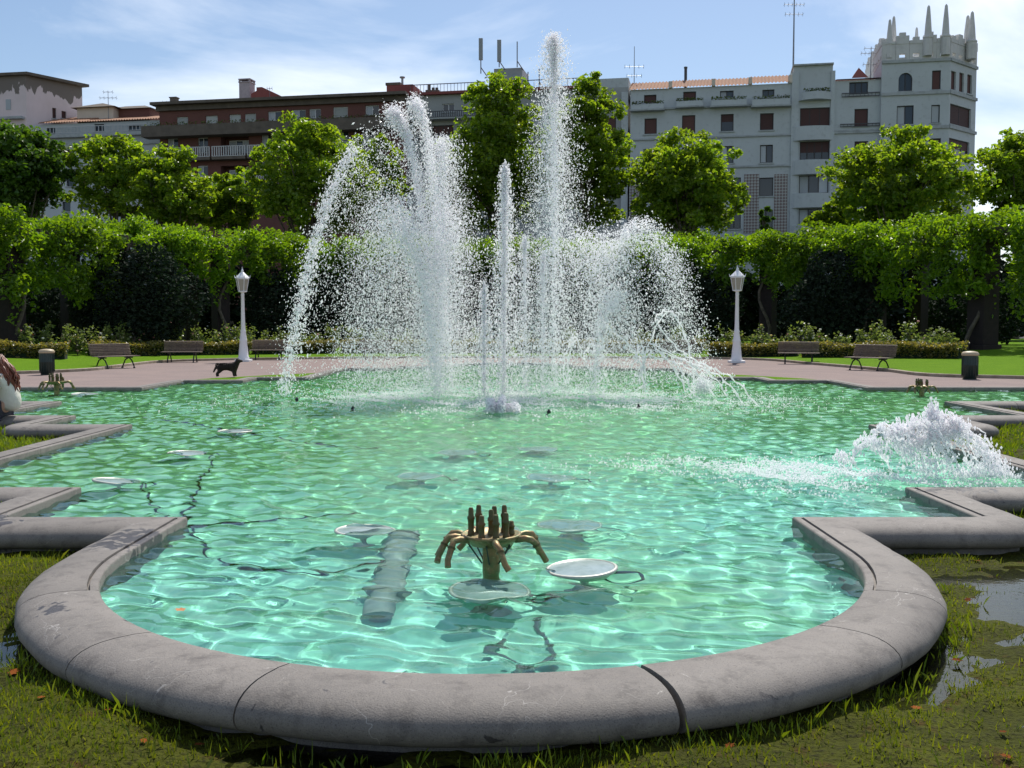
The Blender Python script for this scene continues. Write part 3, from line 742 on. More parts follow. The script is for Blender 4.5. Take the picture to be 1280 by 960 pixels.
for sgn in (-1, 1):                       # spandrels that turn the opening into an arch
    mb = MB(); P_ = [(ce[0] + sgn * rr * 1.01, a[3] + .01), (ce[0], a[3] + .01)] + [(ce[0] + sgn * rr * math.sin(k * math.pi / 16), ce[1] + rr * math.cos(k * math.pi / 16)) for k in range(9)]
    n = len(P_); vs = [ft.loc(u, h, -.01) for u, h in P_] + [ft.loc(u, h, .16) for u, h in P_]
    mb.add(vs, [tuple(range(n)) if sgn < 0 else tuple(range(n))[::-1]] + [(k, (k + 1) % n, n + (k + 1) % n, n + k) for k in range(n)])
    mb.build('arch_spandrel', M['plaster'], W)
for y in (76.5, 117, 160):
    for F_, wid in ((ft, tw), (ft2, side_w)):
        h_ = T(1140, y)[1]; F_.slab('cornice', 'trim', -.02, wid + .02, h_ - .12, h_ + .14, -.16, -.002)
# crown: pierced parapet with merlons and spires, on all sides
M['crown'] = mat('pale_cast_stone', (.6, .59, .57), .9, noise=[(1.5, (.5, .49, .47), .45, .7)])
def spire(x, y, hb, hs, r=.42):
    r *= .86
    mb = MB(); mb.lathe([(r, 0), (r, hs * .34), (r * 1.12, hs * .35), (r * 1.12, hs * .38), (r * .82, hs * .4), (r * .62, hs * .66), (r * .38, hs * .9), (r * .3, hs * .97), (r * .08, hs)], 8, (x, y, hb), False)
    return mb.build('spire', M['crown'], W)
hc0 = T(1180, 71)[1]; hc1 = T(1180, 46)[1]
ring = [poly[0], poly[1], poly[2], poly[3], poly[4]]
for (x0, y0), (x1, y1) in zip(ring, ring[1:] + ring[:1]):
    L_ = math.hypot(x1 - x0, y1 - y0); dx, dy = (x1 - x0) / L_, (y1 - y0) / L_; n = max(3, round(L_ / 1.15))
    for k in range(n):
        mb = MB(); a0, a1 = L_ * k / n, L_ * (k + 1) / n; g = .3
        hh = hc1 + (.25 if k % 2 else -.15) + rnd.uniform(-.1, .1)
        Mx = Matrix(((dx, -dy, 0, x0), (dy, dx, 0, y0), (0, 0, 1, 0), (0, 0, 0, 1)))
        mb.box(a0 + .01, a1 - .01, -.02, .38, hc0 + .42, hc1 - .45, Mx)         # band above the openings
        mb.box(a0 + .01, a0 + g, -.02, .38, hTop, hc0 + .418, Mx); mb.box(a1 - g, a1 - .01, -.02, .38, hTop, hc0 + .418, Mx)
        mb.box(a0 + g, a1 - g, -.02, .38, hTop, hc0 + .1, Mx)
        mb.box(a0 + .02, a1 - .02, -.06, .42, hc1 - .448, hh, Mx)
        mb.box(a0 + .3, a1 - .3, -.03, .39, hh + .002, hh + .28, Mx)
        mb.build('crown_merlon', M['crown'], W)
for x, yt, w, r_ in ((1112.5, 24, .2, .4), (1117.5, 20, 1.6, .42), (1146, 34, 6.5, .4), (1161, 6.5, -.1, .46), (1183, 5, -.1, .46), (1210, 19, 2.6, .5), (1215.5, 14, 1.9, .5)):
    u, h = ft.px(x, yt, w); u2, hb = ft.px(x, 62, w)
    p = ft.loc(u, 0, w); spire(p[0], p[1], hTop + .2, h - hTop - .2, r_)

# roof antennas as things of their own
def mast(px, ytop, ybot, arms, label, w=3.0, r=.05, face=f):
    u, hb = face.px(px, ybot, w); u, ht = face.px(px, ytop, w); p = face.loc(u, 0, w)
    wp = W.matrix_world if False else None
    base = face.O + face.u * u + face.n * w
    rt = empty('roof_antenna', (base.x, base.y, hb)); L_ = ht - hb
    mb = MB(); mb.tube([(0, 0, -1.2), (0, 0, L_)], [r, r * .6], 6); mb.build('mast', M['steel'], rt)
    for z, ln, n in arms:
        mb = MB(); mb.tube([(-ln, 0, z * L_), (ln, 0, z * L_)], .022, 5)
        for k in range(n):
            x = -ln + 2 * ln * k / max(1, n - 1); mb.tube([(x, -.35, z * L_), (x, .35, z * L_)], .014, 4); mb.tube([(x, 0, z * L_ - .2), (x, 0, z * L_ + .2)], .014, 4)
        mb.build('aerial', M['steel'], rt)
    return tag(rt, label, 'antenna')
mast(993, -8, 84, [(.85, .9, 6), (.72, .8, 5), (.95, .5, 4)], 'very tall guyed aerial mast above the wide window bay of the pale building', 2, .09)
mast(1089, 59, 90, [(.75, .9, 6), (.3, .7, 4), (.95, .6, 3)], 'television aerial on the tiled roof beside the spired tower')
mast(793, 58, 104, [(.45, .9, 5), (.2, .7, 4)], 'slim aerial above the first terrace of the pale building')
u, hb = f.px(857, 101, 3); base = f.O + f.u * u + f.n * 3; rt = empty('flue_pipe', (base.x, base.y, hb))
mb = MB(); mb.tube([(0, 0, -1), (0, 0, 1.15)], .14, 8); mb.tube([(0, 0, 1.15), (0, 0, 1.3)], .17, 8); mb.build('pipe', M['rail_dark'], rt)
tag(rt, 'short dark flue pipe standing on the terracotta roof', 'flue')

# ---------- grey middle building
G = empty('apartment_building', facade_point(505), ANG)
tag(G, 'grey rendered apartment building with roof terrace railing beside the brick block', 'building')
g = Face(G, ANG, (0, .5)); gU = lambda x, y=150: g.px(x, y)[0]; gH = lambda y, x=620: g.px(x, y)[1]
grow = [((553, 129.5, 568, 139.5), 'G', 1), ((540.5, 156.5, 567, 174.5), 'H', 3), ((592, 129, 607, 139), 'G', 1), ((584, 160, 597, 178), 'C', 1), ((515, 158, 532, 176), 'H', 1), ((640, 150, 660, 170), 'H', 1), ((690, 150, 710, 170), 'H', 1),
        ((541, 196, 567, 215), 'G', 2), ((600, 196, 617, 215), 'G', 1), ((640, 192, 660, 212), 'G', 1), ((515, 198, 532, 217), 'G', 1), ((748, 147, 770, 166), 'S', 1), ((748, 186, 768, 206), 'S', 0), ((762, 225, 774, 245), 'G', 0), ((740, 225, 754, 245), 'G', 0)]
gh = [(rect(g, *r), k, mu) for r, k, mu in grow]; gw = gU(785.5); gt = gH(118, 570)
mb = MB(); g.wall(mb, 0, gw - .03, 0, gt, [h[0] for h in gh]); g.box(mb, .02, gw - .05, 0, gt - .02, .32, 13); mb.build('wall', M['grey_wall'], G)
for h, k, mu in gh: g.window(h, k, mu, 'frame_white' if k == 'G' else 'frame_dark')
g.slab('roof', 'tile_red', -.1, gU(735), gt, gt + .25, -.5, 12)
for y0, y1, x0, x1 in ((141, 149, 512, 600), (175, 185, 537, 606), (214, 223, 512, 606)):
    g.slab('balcony_slab', 'grey_wall', gU(x0), gU(x1), gH(y1 + 2, 560), gH(y1, 560) - .002, -1.1, -.001)
    g.rail('balcony_rail', 'rail' if y0 > 150 else 'rail_dark', gU(x0), gU(x1), gH(y1, 560), gH(y0, 560), -1.05, .22, .08)
g.rail('roof_rail', 'rail_dark', gU(512, 110), gU(606, 110), gt + .26, gt + 1.15, .2, .33, .035)
g.rail('roof_rail', 'rail_dark', gU(652, 105), gU(730, 105), gt + .26, gt + 1.2, .6, .5, .035)
g.slab('end_pier', 'plaster', gU(736), gw - .01, gt - .5, gH(98, 760), .05, 9)
g.slab('end_pier', 'plaster', gU(777, 150), gw - .01, 0, gt - .502, -.3, -.002)
g.slab('lift_house', 'grey_wall', gU(607, 100), gU(651, 100), gt + .26, gH(92, 630), 1.5, 6)
g.slab('lift_house_top', 'antenna', gU(612, 85), gU(648, 85), gH(92, 630) + .002, gH(79, 630), 2, 5.5)
def panel_antenna(px, yt, yb, label, panel=True):
    u, hb = g.px(px, yb, 1.2); u, ht = g.px(px, yt, 1.2); base = g.O + g.u * u + g.n * 1.2
    rt = empty('mast_antenna', (base.x, base.y, hb)); L_ = ht - hb
    mb = MB(); mb.tube([(0, 0, -.3), (0, 0, L_)], .06, 6); mb.tube([(0, 0, .3), (.6, .8, -.4)], .05, 5); mb.build('pole', M['steel'], rt)
    if panel:
        mb = MB(); mb.box(-.2, .2, -.16, .02, L_ - 2.1, L_); mb.build('panel', M['antenna'], rt, .03)
    return tag(rt, label, 'antenna')
panel_antenna(601, 48, 88, 'grey panel antenna on a bracket at the left edge of the lift house')
panel_antenna(624, 50, 80, 'grey panel antenna rising from the middle of the lift house')
panel_antenna(646.5, 52, 80, 'bare thin pole at the right edge of the lift house', False)
for x, y, lab in ((660, 90, 'short twin pole on the roof terrace next to the lift house'), (674, 86, 'slim stub antenna on the grey roof behind the tall jet'), (689, 82, 'leaning thin pole on the roof behind the tall jet')):
    panel_antenna(x, y, 106, lab, False)
u, hb = g.px(541, 119, 2); base = g.O + g.u * u + g.n * 2; rt = empty('chimney', (base.x, base.y, gt)); mb = MB()
mb.box(-.7, .7, -.4, .4, 0, .9); mb.build('stack', M['brick_trim'], rt)
for dx in (-.35, .05, .4):
    mb = MB(); mb.lathe([(.15, .9), (.15, 1.2 + .3 * (dx < 0))], 8, (dx, 0, 0)); mb.build('pot', M['brick_trim'], rt)
tag(rt, 'dark chimney stack with pots behind the roof railing', 'chimney')

# ---------- red brick building
B = empty('apartment_building', facade_point(205), ANG)
tag(B, 'dark red brick apartment block with white balcony railings', 'building')
b_ = Face(B, ANG); bU = lambda x, y=150: b_.px(x, y)[0]; bH = lambda y, x=350: b_.px(x, y)[1]
brow = [((221, 146, 235, 156), 'P', 0), ((257, 144.5, 272, 155), 'P', 0), ((286.5, 143, 301, 153.5), 'P', 0), ((306, 142, 320, 153), 'P', 0), ((335, 139, 351, 151), 'C', 1), ((364.5, 137, 382, 149), 'C', 1), ((386.5, 136, 401, 148), 'C', 1), ((416.5, 133.5, 434.7, 146.5), 'P', 0), ((456.6, 131.6, 473.5, 144), 'C', 1),
        ((209.5, 173, 222.8, 191), 'C', 1), ((247.5, 172, 260, 191), 'G', 1), ((276, 170, 311, 192), 'L', 0), ((327, 167, 341, 188), 'C', 1), ((356, 166, 372, 190), 'L', 0), ((374, 166, 384, 186), 'C', 0), ((420, 162, 436, 182), 'C', 1), ((452, 160, 470, 181), 'C', 1),
        ((320, 202, 332, 220), 'C', 1), ((276, 207, 311, 226), 'L', 0), ((247, 207, 260, 225), 'C', 1), ((209, 209, 222, 227), 'C', 1), ((420, 197, 436, 217), 'C', 1), ((356, 202, 384, 222), 'L', 0), ((452, 196, 470, 216), 'G', 1)]
bh = [(rect(b_, *r), k, mu) for r, k, mu in brow]; bw = bU(509, 130); bt = bH(129, 300)
mb = MB(); b_.wall(mb, 0, bw - .03, 0, bt, [h[0] for h in bh], 1.2)
mb.add([b_.loc(0, 0, 0), b_.loc(0, 0, 13), b_.loc(0, bt, 13), b_.loc(0, bt, 0)], [(0, 1, 2, 3)])
b_.box(mb, .02, bw - .05, 0, bt - .02, 1.22, 13); mb.build('wall', M['brickwall'], B)
for h, k, mu in bh:
    if k == 'L':                          # recessed loggia with a glazed back
        a = h; b_.window((a[0] + .5, a[1], a[2] - .3, a[3] - .3), 'C', 2, 'frame_white', 'brick_trim', .95)
    else: b_.window(h, k, mu, 'frame_white', 'brick_trim')
b_.slab('eaves', 'brick_trim', -.5, bw + .1, bt, bt + .28, -1.0, 12.5); b_.slab('eaves_band', 'brick_trim', -.2, bw, bt - .5, bt - .002, -.35, -.002)
hb = bH(161, 300)
b_.slab('terrace_slab', 'brick_trim', -1.2, bw, hb - .75, hb - .3, -1.5, -.002)
b_.slab('terrace_parapet', 'brick_trim', -1.2, bw, hb - .298, hb + .35, -1.5, -1.35)
b_.plants(-1, bw - 1, hb + .32, -1.42, 200)
hb = bH(197, 290)
for x0, x1 in ((205, 232), (236, 268), (270.5, 312), (314.5, 349), (352, 392), (412, 444), (448, 480)):
    hbx = hb
    b_.slab('balcony_slab', 'brick_trim', bU(x0, 195), bU(x1, 195), hbx - .3, hbx - .002, -1.05, -.002)
    b_.rail('balcony_rail', 'rail', bU(x0, 195), bU(x1, 195), hbx, hbx + 1.02, -1.0, .24, .11)
hb = bH(234, 290)
for x0, x1 in ((236, 268), (270.5, 312), (314.5, 349), (352, 392), (412, 444)):
    b_.slab('balcony_slab', 'brick_trim', bU(x0, 232), bU(x1, 232), hb - .3, hb - .002, -1.05, -.002)
    b_.rail('balcony_rail', 'rail', bU(x0, 232), bU(x1, 232), hb, hb + 1.02, -1.0, .24, .11)
def roof_thing(name, label, cat, F_, px, py, w, build):
    u, hb = F_.px(px, py, w); base = F_.O + F_.u * u + F_.n * w
    rt = empty(name, (base.x, base.y, hb), F_.ang); build(rt); return tag(rt, label, cat)
def chim(rt):
    mb = MB(); mb.box(-.6, .6, -.6, .6, -.8, 1.75); mb.build('stack', M['chimney'], rt)
    mb = MB(); mb.box(-.66, .66, -.66, .66, 1.752, 1.85); mb.box(-.66, .66, -.66, .66, 2.05, 2.15)
    for x in (-.55, .55):
        for y in (-.55, .55): mb.box(x - .08, x + .08, y - .08, y + .08, 1.852, 2.048)
    mb.build('cap', M['chimney'], rt)
roof_thing('chimney', 'tall pale square chimney with a vented cap on the brick block', 'chimney', b_, 309, 126, 4, chim)
def hut(rt):
    mb = MB(); V_ = [(-1.5, 0, -.5), (1.6, 0, -.5), (1.6, 0, .35), (-.3, 0, 1.25), (-.9, 0, 1.25), (-.9, 0, .9), (-1.5, 0, .6)]; n = len(V_)
    mb.add(V_ + [(x, 2.5, z) for x, y, z in V_], [tuple(range(n)), tuple(range(n, 2 * n))[::-1]] + [(k, k + n, (k + 1) % n + n, (k + 1) % n) for k in range(n)]); mb.build('gable', M['tile_red'], rt)
roof_thing('roof_dormer', 'dull red stepped gable beside the tall pale chimney', 'dormer', b_, 331, 124, 3, hut)
def smallch(rt):
    mb = MB(); mb.box(-.35, .35, -.3, .3, -.6, .65); mb.build('stack', M['brick_trim'], rt)
    mb = MB(); mb.box(-.42, .42, -.36, .36, .652, .76); mb.build('cap', M['brick_trim'], rt)
roof_thing('chimney', 'small dark chimney at the end of the brick block next to the tiled wing', 'chimney', b_, 218, 131, 3, smallch)
def vent(rt):
    mb = MB(); mb.tube([(0, 0, -.5), (0, 0, 1.2)], .12, 8); mb.build('pipe', M['antenna'], rt)
    mb = MB(); mb.lathe([(.1, 1.2), (.28, 1.22), (.28, 1.34), (.1, 1.36)], 8); mb.build('cowl', M['antenna'], rt)
roof_thing('roof_vent', 'thin vent pipe with a round cowl where brick and grey buildings meet', 'vent', b_, 503, 113, 3, vent)
def par(rt):
    mb = MB(); mb.box(-1.2, 1.5, -.3, 3, -.5, .55); mb.build('block', M['tile_red'], rt); mb = MB(); mb.box(-1.3, .2, -.35, 3.1, .552, .8); mb.build('coping', M['brick_trim'], rt)
roof_thing('party_wall', 'low reddish party wall on the roof beneath the thin vent pipe', 'wall', b_, 499, 114, 1.5, par)
mast(208 + 0, 127, 133, [(.8, .4, 3)], 'stubby aerial at the corner of the brick block roof', 2, .04, b_)
mast(337, 110, 118, [(.9, .25, 3)], 'tiny aerial above the dull red stepped gable', 3, .03, b_)

# ---------- left pale building with a tiled wing and the flaking tower
Lw = empty('apartment_building', facade_point(-40) + Vector((.5, 3.2, 0)), ANG)
tag(Lw, 'pale apartment building with tiled wing and flaking corner tower', 'building')
l_ = Face(Lw, ANG); lU = lambda x, y=180: l_.px(x, y)[0]; lH = lambda y, x=120: l_.px(x, y)[1]
lrow = [((58, 160, 69, 173), 'G', 1), ((53, 188, 65, 200), 'C', 1), ((78, 187, 90, 202), 'S', 0), ((100, 181, 111, 197), 'S', 0), ((122, 181, 132, 197), 'S', 0), ((165, 183, 177, 198), 'H', 0), ((83, 218, 93, 233), 'G', 0), ((78, 252, 88, 264), 'G', 0), ((100, 216, 111, 232), 'S', 0), ((122, 216, 132, 232), 'G', 0), ((165, 218, 177, 234), 'G', 0), ((14, 155, 24, 166), 'G', 0), ((160, 157, 176, 165), 'G', 1), ((118, 155, 130, 165), 'G', 1), ((100, 250, 112, 264), 'G', 0), ((140, 250, 155, 264), 'G', 1)]
lh = [(rect(l_, *r), k, mu) for r, k, mu in lrow]; lw = lU(203); lt = lH(152, 150)
mb = MB(); l_.wall(mb, lU(-60), lw, 0, lt, [h[0] for h in lh]); l_.box(mb, lU(-60), lw - .02, 0, lt - .02, .32, 12); mb.build('wall', M['plaster'], Lw)
for h, k, mu in lh: l_.window(h, k, mu)
for y, pr in ((167, .6), (178, .2), (206, .15)):
    l_.slab('cornice', 'trim', lU(40), lw - .02, lH(y + 4.5), lH(y), -pr, -.002)
l_.rail('terrace_rail', 'rail', lU(62), lU(145), lH(166), lH(158), -.5, .4, .06)
l_.rail('terrace_rail', 'rail', lU(146), lw - .1, lH(166), lH(158), -.5, .4, .06)
def tile_roof(F_, ua, ub, h0, h1, w0, w1, root):
    mb = MB(); n = max(5, int((ub - ua) / .3))
    for k in range(n):
        a0 = ua + (ub - ua) * k / n; a1 = ua + (ub - ua) * (k + 1) / n; am = (a0 + a1) / 2
        mb.add([F_.loc(a0, h0, w0), F_.loc(am, h0 + .12, w0), F_.loc(a1, h0, w0), F_.loc(a0, h1, w1), F_.loc(am, h1 + .12, w1), F_.loc(a1, h1, w1)], [(0, 1, 4, 3), (1, 2, 5, 4)])
    return mb.build('roof', M['tile'], root)
tile_roof(l_, lU(50, 150), lU(104, 150), lt + .05, lt + 1.5, -.4, 4.5, Lw); tile_roof(l_, lU(104, 150), lw, lt + .05, lt + 1.3, -.35, 4.5, Lw)
# the tower: sunlit right flank turned towards the sun
M['flaking'] = mat('flaking_pink_render', (.72, .6, .6), .9, noise=[(.6, (.66, .55, .54), .4, .7)])
def flaking(m, hz):
    nt = m.node_tree; b = nt.nodes['Principled BSDF']; src = b.inputs['Base Color'].links[0].from_socket
    tc = [n for n in nt.nodes if n.type == 'TEX_COORD'][0]; sx = nt.nodes.new('ShaderNodeSeparateXYZ'); nt.links.new(tc.outputs['Object'], sx.inputs[0])
    nz = nt.nodes.new('ShaderNodeTexNoise'); nz.inputs['Scale'].default_value = 1.1; nz.inputs['Detail'].default_value = 4; nz.inputs['Distortion'].default_value = .3
    mp = nt.nodes.new('ShaderNodeMapping'); mp.inputs['Scale'].default_value = (1, 1, .35); nt.links.new(tc.outputs['Object'], mp.inputs[0]); nt.links.new(mp.outputs[0], nz.inputs['Vector'])
    ma = nt.nodes.new('ShaderNodeMath'); ma.operation = 'MULTIPLY_ADD'; ma.inputs[1].default_value = 4.5; nt.links.new(nz.outputs[0], ma.inputs[0]); nt.links.new(sx.outputs['Z'], ma.inputs[2])
    gt_ = nt.nodes.new('ShaderNodeMapRange'); gt_.inputs[1].default_value = hz + .75; gt_.inputs[2].default_value = hz + .85; nt.links.new(ma.outputs[0], gt_.inputs[0])
    mx = nt.nodes.new('ShaderNodeMixRGB'); mx.inputs[2].default_value = (.19, .16, .14, 1); nt.links.new(gt_.outputs[0], mx.inputs[0]); nt.links.new(src, mx.inputs[1]); nt.links.new(mx.outputs[0], b.inputs['Base Color'])
lc = lU(35, 120); hA = lH(95, 35); hB = lH(152, 60)
flaking(M['flaking'], hA)
angL = R(66); l2 = Face(Lw, ANG, (lc, -.3), angL); sw = l2.px(103, 130)[0]
mb = MB(); lt0 = lU(-60)
win = rect(l_, 10, 126, 16, 137)
mb.add([l_.loc(lt0, hB - 3, -.3), l_.loc(lc, hB - 3, -.3), l_.loc(lc, hA, -.3), l_.loc(lt0, hA, -.3)], [(0, 1, 2, 3)])
fl_h = [rect(l2, 65.5, 135, 70.5, 148), rect(l2, 77, 139, 83, 148)]
l2.wall(mb, 0, sw, hB - 3, hA, fl_h)
e1 = l2.loc(sw, 0, 0); mb.add([(e1[0], e1[1], hB - 3), (lt0, e1[1], hB - 3), (lt0, e1[1], hA), (e1[0], e1[1], hA)], [(0, 1, 2, 3)])
mb.build('tower', M['flaking'], Lw)
for h in fl_h: l2.window(h, 'S', 0)
aw = rect(l_, 10, 125, 16, 138); l_.slab('niche', 'curtain', aw[0], aw[2], aw[1], aw[3], -.36, -.302); 
l_.slab('niche_balcony', 'trim', lU(-10, 140), lU(33, 140), lH(146), lH(143), -.9, -.302)
mb = MB(); o = .55
P_ = [l_.loc(lt0, 0, -.3 - o)[:2], l2.loc(-.2, 0, -o)[:2], l2.loc(sw + o, 0, -o)[:2], (e1[0] - 1, e1[1] + o), (lt0, e1[1] + o)]
mb.add([(x, y, hA + .002) for x, y in P_] + [(x, y, hA + .3) for x, y in P_], [(4, 3, 2, 1, 0), (5, 6, 7, 8, 9)] + [(k, (k + 1) % 5, (k + 1) % 5 + 5, k + 5) for k in range(5)])
mb.build('roof', M['brick_trim'], Lw)
def shed(rt):
    mb = MB(); mb.box(-2.2, 2.2, 0, 3, -1, .9); mb.build('wall', M['plaster_warm'], rt)
    mb = MB(); mb.add([(-2.7, -.5, .9), (2.7, -.5, .9), (2.7, 3.5, .9), (-2.7, 3.5, .9), (0, 1.5, 1.7)], [(0, 1, 4), (1, 2, 4), (2, 3, 4), (3, 0, 4), (3, 2, 1, 0)]); mb.build('roof', M['brick_trim'], rt)
roof_thing('roof_hut', 'small cream rooftop hut with a low hipped roof beside the flaking tower', 'hut', l_, 119, 145, 3, shed)
def ridge(rt):
    mb = MB(); mb.box(-2.6, 2.6, 0, 3, -.8, .75); mb.build('wall', M['brickwall'], rt)
    mb = MB(); mb.add([(-3, -.4, .752), (3, -.4, .752), (3, 3.4, .752), (-3, 3.4, .752), (-1.2, 1.5, 1.4), (1.2, 1.5, 1.4)], [(0, 1, 5, 4), (1, 2, 5), (2, 3, 4, 5), (3, 0, 4), (3, 2, 1, 0)]); mb.build('roof', M['brick_trim'], rt)
roof_thing('roof_hut', 'brown brick rooftop hut above the tiled wing', 'hut', l_, 160, 145, 4, ridge)
mast(135, 114, 135, [(.95, .5, 3), (.6, .9, 5)], 'bent television aerial above the cream rooftop hut', 3, .04, l_)
# ------------------------------------------------------------------ pergola with wisteria
M['wisteria'] = leaf_mat('wisteria_leaf', (.07, .155, .01), (.145, .245, .014), .54, (2.0, 1.8, .45))
M['plane_leaf'] = leaf_mat('plane_tree_leaf', (.085, .16, .014), (.2, .26, .026), .57, (2.0, 2.0, .55), k=.45)
M['dark_leaf'] = leaf_mat('dark_tree_leaf', (.04, .1, .012), (.085, .15, .018), .45, (1.6, 1.6, .5), k=.4)
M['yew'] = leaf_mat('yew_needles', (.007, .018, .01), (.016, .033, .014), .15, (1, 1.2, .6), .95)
M['hedge'] = leaf_mat('box_hedge_leaf', (.1, .12, .025), (.23, .2, .07), .45, (1.7, 1.5, .6), k=3)
M['rose_leaf'] = leaf_mat('rose_leaf', (.085, .13, .03), (.18, .22, .08), .45, (1.5, 1.5, .7), k=3)
M['bloom_white'] = mat('white_rose', (.8, .76, .66), .7, island=.15)
M['bloom_yellow'] = mat('yellow_rose', (.75, .55, .15), .7, island=.15)
M['bloom_pink'] = mat('pink_rose', (.62, .3, .24), .7, island=.2)
PCX, PCY, RI, RO = 0.0, 30.0, 22.5, 26.5
def ppos(phi, r): return Vector((PCX + r * math.sin(R(phi)), (PCY + r * math.cos(R(phi))) * S, 0))
perg = empty('pergola', (0, 30, 0)); tag(perg, 'curved pergola with dark brick pillars carrying timber beams under wisteria', 'pergola')
PH = [-84, -71, -57, -43, -28, -13, 2, 20, 38, 53, 67, 82]
PTOP = 5.6
for ph in PH:
    for r_ in (RI, RO):
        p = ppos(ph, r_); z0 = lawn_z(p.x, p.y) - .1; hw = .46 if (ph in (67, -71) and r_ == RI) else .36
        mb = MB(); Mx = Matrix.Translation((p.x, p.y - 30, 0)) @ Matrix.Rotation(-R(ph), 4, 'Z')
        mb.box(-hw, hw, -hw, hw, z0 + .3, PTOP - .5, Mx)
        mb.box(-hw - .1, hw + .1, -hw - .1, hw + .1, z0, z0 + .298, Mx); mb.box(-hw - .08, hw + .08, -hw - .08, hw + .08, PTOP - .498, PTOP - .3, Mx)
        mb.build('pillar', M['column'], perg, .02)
    a, b = ppos(ph, RI - .8), ppos(ph, RO + .8); mb = MB(); Mx = Matrix.Translation((a.x, a.y - 30, 0)) @ Matrix.Rotation(-math.atan2(b.x - a.x, b.y - a.y), 4, 'Z')
    mb.box(-.12, .12, 0, (b - a).length, PTOP - .05, PTOP + .2, Mx); mb.build('cross_beam', M['beam'], perg)
for i in range(len(PH) - 1):
    for r_ in (RI, RO):
        a, b = ppos(PH[i], r_), ppos(PH[i + 1], r_); L_ = (b - a).length; an = math.atan2(b.y - a.y, b.x - a.x)
        mb = MB(); Mx = Matrix.Translation((a.x, a.y - 30, 0)) @ Matrix.Rotation(an, 4, 'Z')
        mb.box(-.1, L_ + .1, -.13, .13, PTOP - .298, PTOP - .052, Mx); mb.build('main_beam', M['beam'], perg)
    for k in range(1, 5):
        ph = PH[i] + (PH[i + 1] - PH[i]) * k / 5; a, b = ppos(ph, RI - .7), ppos(ph, RO + .7); mb = MB(); Mx = Matrix.Translation((a.x, a.y - 30, 0)) @ Matrix.Rotation(-math.atan2(b.x - a.x, b.y - a.y), 4, 'Z')
        mb.box(-.06, .06, 0, (b - a).length, PTOP - .05, PTOP + .1, Mx); mb.build('rafter', M['beam'], perg)
def wisteria(ph0, ph1, label):
    C = []; n = int((ph1 - ph0) * 10.5)
    for k in range(n):
        ph = rng.uniform(ph0, ph1); q = rng.random()
        r_ = RI - 1.1 + (RO - RI + 2.0) * (rng.random() ** (1.9 if q < .75 else 1))
        edge = r_ < RI + .3
        z = PTOP + .15 + rng.uniform(-.25, .75) + .35 * math.sin(ph * .55) * math.sin(ph * .23 + 1)
        if edge: z = PTOP + .6 - (2.3 + (1.0 if abs(ph) > 55 else 0)) * rng.random() ** 1.15
        rad = rng.uniform(.35, .75); c = ppos(ph, r_)
        m_ = 82 if r_ < RI + 1.6 else 36
        d = rng.normal(size=(m_, 3)); d /= np.linalg.norm(d, axis=1, keepdims=True)
        C.append(np.array([c.x, c.y, z]) + d * rad * rng.random((m_, 1)) ** .4 * np.array([1, 1, .75]))
        if edge and rng.random() < .45:     # trailing shoots hang below the beams
            L_ = rng.uniform(.4, 1.5); t = rng.random((26, 1)); 
            C.append(np.array([c.x, c.y, z - .3]) + np.hstack([rng.normal(0, .13, (26, 2)), -t * L_]))
    C = np.concatenate(C)
    rt = empty('wisteria', (0, 0, 0)); leaf_cloud('foliage', C, .22, M['wisteria'], rt, up=.4, droop=.5, aspect=.3)
    k = 0
    for ph in PH:
        if ph0 <= ph < ph1:
            p = ppos(ph, RI - .5); z0 = lawn_z(p.x, p.y); mb = MB()
            mb.tube([(p.x + .3 * math.sin(t * 9 + ph), p.y + .12 * math.cos(t * 11), z0 + t * (PTOP - z0 + .2)) for t in np.linspace(0, 1, 12)], [.1 - .05 * t for t in np.linspace(0, 1, 12)], 7); mb.build('stem', M['bark'], rt)
    return tag(rt, label, 'wisteria')
wisteria(-84, -13, 'bright green wisteria over the pergola wing in front of the brick block')
wisteria(-13, 20, 'green wisteria over the middle of the pergola behind the tall jets')
wisteria(20, 82, 'bright green wisteria over the pergola wing in front of the spired tower')

# ------------------------------------------------------------------ shrubs, hedges, roses
def blob_cloud(c, rx, ry, rz, n, lump=.18, flat_bottom=True, seed=0):
    g = np.random.default_rng(seed); d = g.normal(size=(n, 3)); d /= np.linalg.norm(d, axis=1, keepdims=True)
    ph = g.uniform(0, 6.28, 6); k = 1 + lump * (np.sin(3 * d[:, 0] * 2 + ph[0]) * np.sin(4 * d[:, 2] + ph[1]) + np.sin(7 * d[:, 1] + ph[2]) * np.sin(6 * d[:, 0] + ph[3]) * .7)
    r_ = (g.random(n) ** .22)[:, None] * k[:, None]
    P = d * r_ * np.array([rx, ry, rz]) + np.array(c)
    return P
def shrub(name, label, c, rx, ry, rz, n, size, m, group=None, seed=0, **kw):
    z0 = lawn_z(c[0], c[1]); rt = empty(name, (c[0], c[1], z0))
    P = blob_cloud((0, 0, rz * .95), rx, ry, rz, n, seed=seed); P = P[P[:, 2] > .05]
    leaf_cloud('foliage', P, size, m, rt, up=.3, **kw)
    mb = MB(); mb.tube([(0, 0, -.05), (.03, 0, rz)], [.09, .04], 6); mb.build('stem', M['bark'], rt)
    return tag(rt, label, 'shrub', group)
def at_px(x, Y): return ((x - 640) / F_PX * Y * S, Y * S)
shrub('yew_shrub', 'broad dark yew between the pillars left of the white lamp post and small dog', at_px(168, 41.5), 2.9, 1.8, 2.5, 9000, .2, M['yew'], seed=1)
shrub('yew_shrub', 'broad dark yew behind the pair of benches right of the fountain', at_px(1052, 44.0), 2.8, 1.7, 2.5, 9000, .2, M['yew'], seed=2)
